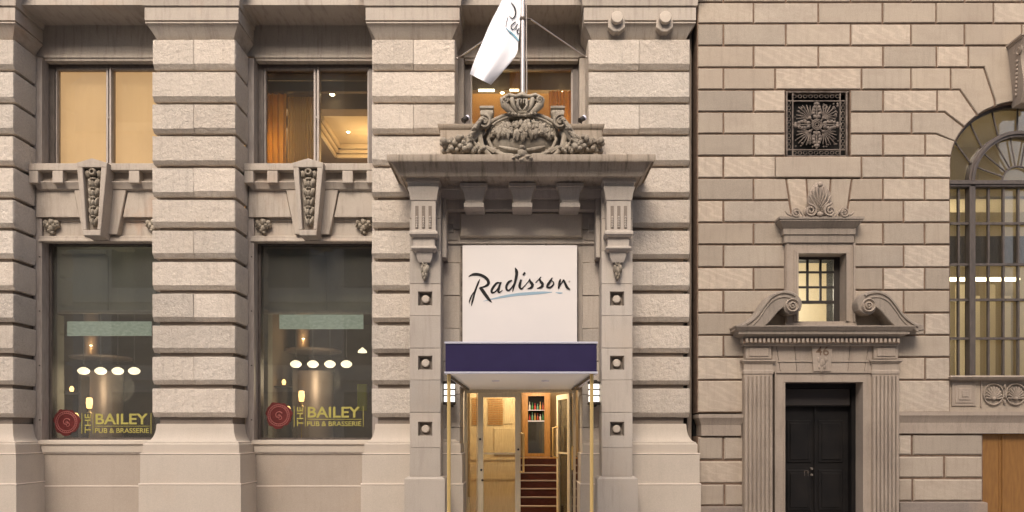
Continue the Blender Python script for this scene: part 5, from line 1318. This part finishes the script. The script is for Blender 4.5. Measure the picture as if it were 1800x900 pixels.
# black door
Yd = 12.26; m = MB(); m.box(dx0+.001, dx1-.001, Yd+.05, Yd+.1, 0, dz-.001); BD = m.build('black_door', M['blackdoor'], B)
xl_, xr_ = dx0+.0, dx1-.0
m = MB(); m.box(xl_, xl_+.07, Yd-.08, Yd+.05, 0, dz-.002); m.box(xr_-.07, xr_, Yd-.08, Yd+.05, 0, dz-.002); m.box(xl_+.07, xr_-.07, Yd-.08, Yd+.05, dz-.08, dz-.002); m.build('door_frame', M['blackdoor'], BD)
m = MB(); m.box(xl_+.075, xr_-.075, Yd-.06, Yd+.04, ZP(714, Yd), ZP(682, Yd), .02); m.build('transom_panel', mat('grey_transom', (.035, .03, .028), .6, 0, .2), BD)
xc_ = (dx0+dx1)/2
m = MB()
for s in (-1, 1):
    for z0, z1 in ((.3, 1.0), (1.12, 1.85)):
        x0, x1 = xc_+s*.06, xc_+s*.48; m.box(x0, x1, Yd+.03, Yd+.049, z0, z1, .012); m.box(min(x0, x1)+.05, max(x0, x1)-.05, Yd+.015, Yd+.029, z0+.05, z1-.05, .01)
m.box(xc_-.012, xc_+.012, Yd+.02, Yd+.049, .02, ZP(716, Yd)); m.build('door_panel', M['blackdoor'], BD)
for py in (824, 835):
    m = MB(); c = P(1427.5, py, Yd); m.disc((c.x, Yd+.04, c.z), [(.022, 0), (.02, .03), (.012, .05), (0, .052)], 14); m.build('door_knob', M['door_metal'], BD, 50)
m = MB(); c = P(1418, 833, Yd); m.tube([(c.x-.03, Yd+.02, c.z-.04), (c.x-.03, Yd+.02, c.z+.05), (c.x+.03, Yd+.02, c.z+.05), (c.x+.03, Yd+.02, c.z-.04)], .006, 6); m.build('door_pull', M['iron2'], BD, 50)

# arched window
YF = 12.12
def AX(px, py, Y=YF): return P(px, py, Y)
m = MB(); m.box(XP(1671), XP(1928), YF-.05, YF+.08, ZP(330, YF), ZP(318, YF), .01); m.box(XP(1671), XP(1928), YF-.07, YF-.05, ZP(326, YF), ZP(322, YF), .004)
AWn = m.build('arched_window', M['frame'], B)
acx, acz, ar = XP(1800), ZP(288), 128*12/F; E_ = 110/128
# outer arch frame: thin band inside the opening
m = MB(); A_ = []
for k in range(33):
    a = math.pi*k/32; A_.append((math.cos(a), math.sin(a)))
m.rings([[(acx+r*c_, y, acz+r*E_*s) for r, y in ((ar+.02, YF+.0), (ar-.05, YF+.0), (ar-.05, YF+.1), (ar+.02, YF+.1))] for c_, s in A_], True)
m.box(acx-ar-.02, acx-ar+.05, YF, YF+.1, ZP(660, YF), ZP(330, YF)); m.box(acx+ar-.05, acx+ar+.02, YF, YF+.1, ZP(660, YF), ZP(330, YF)); m.build('outer_frame', M['frame'], AWn, 40)
icx, icz, ir = XP(1791, YF), ZP(320, YF), 86*YF/F
m = MB(); m.rings([[(icx+r*c_, y, icz+r*s) for r, y in ((ir+.03, YF-.03), (ir-.07, YF-.03), (ir-.07, YF+.1), (ir+.03, YF+.1))] for c_, s in A_], True); m.rings([[(icx+r*c_, y, icz+r*s) for r, y in ((ir-.0, YF-.055), (ir-.03, YF-.055), (ir-.03, YF-.02), (ir-.0, YF-.02))] for c_, s in A_], True)
for s in (-1, 1): m.box(icx+s*(ir-.07), icx+s*(ir+.03), YF-.05, YF+.09, ZP(660, YF), icz-.04, .01)
m.build('inner_arch', M['frame'], AWn, 40)
m = MB()
ci = ir-.07
for k in range(1, 9):
    a = math.pi*k/9; m.box
    p0 = Vector((icx+.26*math.cos(a), YF+.02, icz+.26*math.sin(a))); p1 = Vector((icx+ci*math.cos(a), YF+.02, icz+ci*math.sin(a))); m.tube([p0, p1], .014, 6)
m.tube([(icx+.27*c_, YF+.02, icz+.27*s) for c_, s in A_], .018, 6)
for k in range(1, 8):
    a = math.pi*k/8; p0 = Vector((icx+(ir+.03)*math.cos(a), YF+.04, icz+(ir+.03)*math.sin(a))); p1 = Vector((acx+(ar-.04)*math.cos(a*.96+.06), YF+.04, acz+(ar-.04)*E_*math.sin(a*.96+.06))); m.tube([p0, p1], .016, 6)
m.build('fanlight_bar', M['frame'], AWn, 60)
m = MB(); inx0, inx1 = icx-ir+.07, icx+ir-.07
for k in range(1, 6): x = inx0+(inx1-inx0)*k/6; m.box(x-.016, x+.016, YF, YF+.05, ZP(660, YF), ZP(330, YF)-.01, .004)
for s in (-1, 1): x = icx+s*(ir+.03+ar-.05)/2; m.box(x-.014, x+.014, YF, YF+.05, ZP(660, YF), ZP(330, YF)-.01)
for py in (393, 465, 527, 595): m.box(acx-ar+.05, acx+ar-.05, YF-.012, YF+.04, ZP(py+2, YF), ZP(py-2, YF))
m.build('glazing_bar', M['frame'], AWn)
m = MB(); m.rings([[(acx+(ar-.03)*c_, YF+.06, acz+(ar-.03)*E_*s) for c_, s in A_]+[(acx-ar+.03, YF+.06, ZP(660, YF)), (acx+ar-.03, YF+.06, ZP(660, YF))], [(acx+(ar-.03)*c_, YF+.066, acz+(ar-.03)*E_*s) for c_, s in A_]+[(acx-ar+.03, YF+.066, ZP(660, YF)), (acx+ar-.03, YF+.066, ZP(660, YF))]]); m.build('glass_pane', M['glassy'], AWn, 0)
m = MB(); m.mould(XP(1672)+.0, XP(1927), 11.97, 12.3, [(0, ZP(668)), (.03, ZP(666)), (.05, ZP(663)), (.03, ZP(660.5))]); m.build('window_sill', M['case'], B, 25)
rx0, rx1 = acx-ar-.5, acx+ar+.9
m = MB(); z0, z1 = ZP(662)-.4, 8.2
m.box(rx0-.05, rx0, 12.72, 16.5, z0, z1); m.box(rx1, rx1+.05, 12.72, 16.5, z0, z1); m.box(rx0, rx1, 16.5, 16.55, z0, z1); m.box(rx0, rx1, 12.72, 16.5, z1, z1+.05); m.box(rx0, rx1, 12.72, 16.5, z0-.05, z0); m.build('office_room', M['roomyel'], B)
m = MB(); m.box(rx0, rx1, 13.6, 13.75, ZP(465, 13.6), ZP(415, 13.6)); m.build('office_beam', M['frame'], B)
m = MB(); m.box(rx0, rx1, 13.5, 14.3, ZP(350, 13.5), ZP(345, 13.5)); m.build('office_ceiling_panel', M['roomcream'], B)
for (x0, x1, py, l) in ((1690, 1790, 491, 'long lit tube lamp inside the arched window'),):
    m = MB(); c0, c1 = P(x0-40, py, 14.0), P(x1, py, 14.6); m.tube([c0, c1], .04, 10); o = m.build('tube_lamp', M['tubelight'], None, 60); o['label'] = l; o['category'] = 'lamp'
m = MB(); 
for k in range(5): c = P(1690+k*27, 620, 15.2); m.box(c.x-.07, c.x+.07, 15.2, 15.3, z0, ZP(500+k % 2*20, 15.2))
m.build('office_partition', M['roomcream'], B)
lamp('POINT', (acx-.4, 14.4, 5.2), 30, (1, .87, .6), .4)
lamp('POINT', (acx-.2, 14.2, 3.2), 22, (1, .9, .68), .4)

# keystone of the arch
m = MB(); kc = acx; 
def kw(z): return .16+.11*(z-ZP(181, 11.7))/(ZP(70, 11.7)-ZP(181, 11.7))
zt_, zb_ = ZP(74, 11.75), ZP(176, 11.75)
prof = []
for k in range(13):
    t = k/12; z = zt_+(zb_-zt_)*t; y = 11.62+.22*t+.05*math.sin(t*math.pi*2)
    prof.append((z, y, kw(z)))
m.rings([[(kc-w_, 12.05, z), (kc-w_, y, z), (kc+w_, y, z), (kc+w_, 12.05, z)] for z, y, w_ in prof]); KS = m.build('arch_keystone', M['case'], B, 30)
m = MB(); z = zt_; m.mould(kc-.26, kc+.26, 11.66, 12.05, [(0, z), (.02, z+.02), (.02, z+.04), (.04, z+.05), (.04, z+.08)]); m.build('keystone_cap', M['case'], KS, 30)
for s in (-1, 1):
    m = MB(); c = (kc+s*.262, 11.76, zt_-.13)
    pts = []; 
    for k in range(31): t = k/30; a = t*3.2*math.pi; r = .10*(1-t*.8); pts.append((c[0]-s*.01, c[1]+r*math.cos(a), c[2]+r*math.sin(a)))
    m.tube(pts, .014, 6)
    for k in range(9): t = k/8; m.blob((kc+s*(kw(zt_-.28-t*.5)+.005), 11.82+t*.1, zt_-.28-t*.5), (.02, .035*(1-t*.4), .035), seg=8, rg=5)
    m.build('side_scroll', M['case'], KS, 60)
m = MB(); m.blob((kc, 11.72, zb_+.25), (.10, .08, .16), rough=.5, seg=16, rg=10); m.blob((kc, 11.74, zb_+.08), (.07, .07, .08), rough=.5); m.build('acanthus', M['case'], KS, 60)

# palmette frieze under the sill
z0, z1 = ZP(717), ZP(668)
m = MB(); m.box(XP(1671), XP(1928), 12.06, 12.34, z0-.08, z1); FRZ = m.build('sill_frieze', M['ashlar'], B)
m = MB()
for k, hh in enumerate((.20, .15, .10, .05)):
    cxp = XP(1697); czp = (z0+z1)/2; m.box(cxp-hh, cxp+hh, 12.05-.012*k-.01, 12.05-.012*k+.011, czp-hh, czp+hh, .006)
m.build('stepped_square', M['case'], FRZ)
for k, px in enumerate((1749, 1788, 1827, 1866)):
    m = MB(); c = (XP(px), 12.03, (z0+z1)/2)
    m.tube([(c[0]+.165*math.cos(q/24*6.283), 12.035, c[2]+.175*math.sin(q/24*6.283)) for q in range(25)], .013, 6)
    for j in range(-5, 6):
        a = math.pi/2-j*.36; L = .135
        m.tube([(c[0], 12.04, c[2]-.06), (c[0]+L*.6*math.cos(a), 12.02, c[2]-.05+L*.75*math.sin(a)+.0), (c[0]+L*math.cos(a), 12.03, c[2]-.03+L*1.15*math.sin(a))], [.006, .014, .017], 6)
    m.blob((c[0], 12.025, c[2]-.075), (.035, .03, .03)); m.build('palmette_medallion', M['case'], FRZ, 60)
    m = MB(); 
    for dz in (.13, -.13): m.blob((c[0]+.185, 12.03, c[2]+dz), (.022, .02, .04), rough=.3)
    m.blob((c[0]+.185, 12.03, c[2]), (.012, .02, .08)); m.build('bud', M['case'], FRZ, 60)
m = MB(); 
m.box(XP(1727), XP(1928), 12.04, 12.065, z1-.02, z1-.001); m.box(XP(1727), XP(1729), 12.035, 12.065, z0+.01, z1-.021); m.build('frieze_border', M['case'], FRZ)

# ochre boards right of the lower wall
OB = MB(); OB.box(XP(1731), XP(XR), 12.08, 12.3, 0, ZP(763)); ob = OB.build('ochre_hoarding', M['ochre'], None); ob['label'] = 'plain ochre brown boards at the lower right below the belt course'; ob['category'] = 'hoarding'
m = MB(); m.box(XP(1766), XP(1768.5), 12.06, 12.08, 0, ZP(764), .004); m.box(XP(1761), XP(1763), 12.07, 12.08, 0, ZP(764), .003); m.build('batten', M['ochre'], ob)

# ------------------------------------------------------------ building across the street (seen only in the glass)
O = thing('opposite_building', 'stone building across the street, reflected in the window glass', 'building')
m = MB(); m.box(-24, 24, -12.2, -11.6, 0, 22); m.build('facade', M['opp'], O)
m = MB()
for i in range(-5, 6):
    for z in (1.2, 5.2, 9.2, 13.0, 17.8): m.box(i*4-1.1, i*4+1.1, -11.6, -11.55, z, z+2.6)
m.build('window', M['iron'], O)
m = MB()
for z in (4.4, 8.4, 12.4, 17.2, 21.6): m.box(-24, 24, -11.6, -11.2, z, z+.35)
m.build('string_course', M['base'], O)
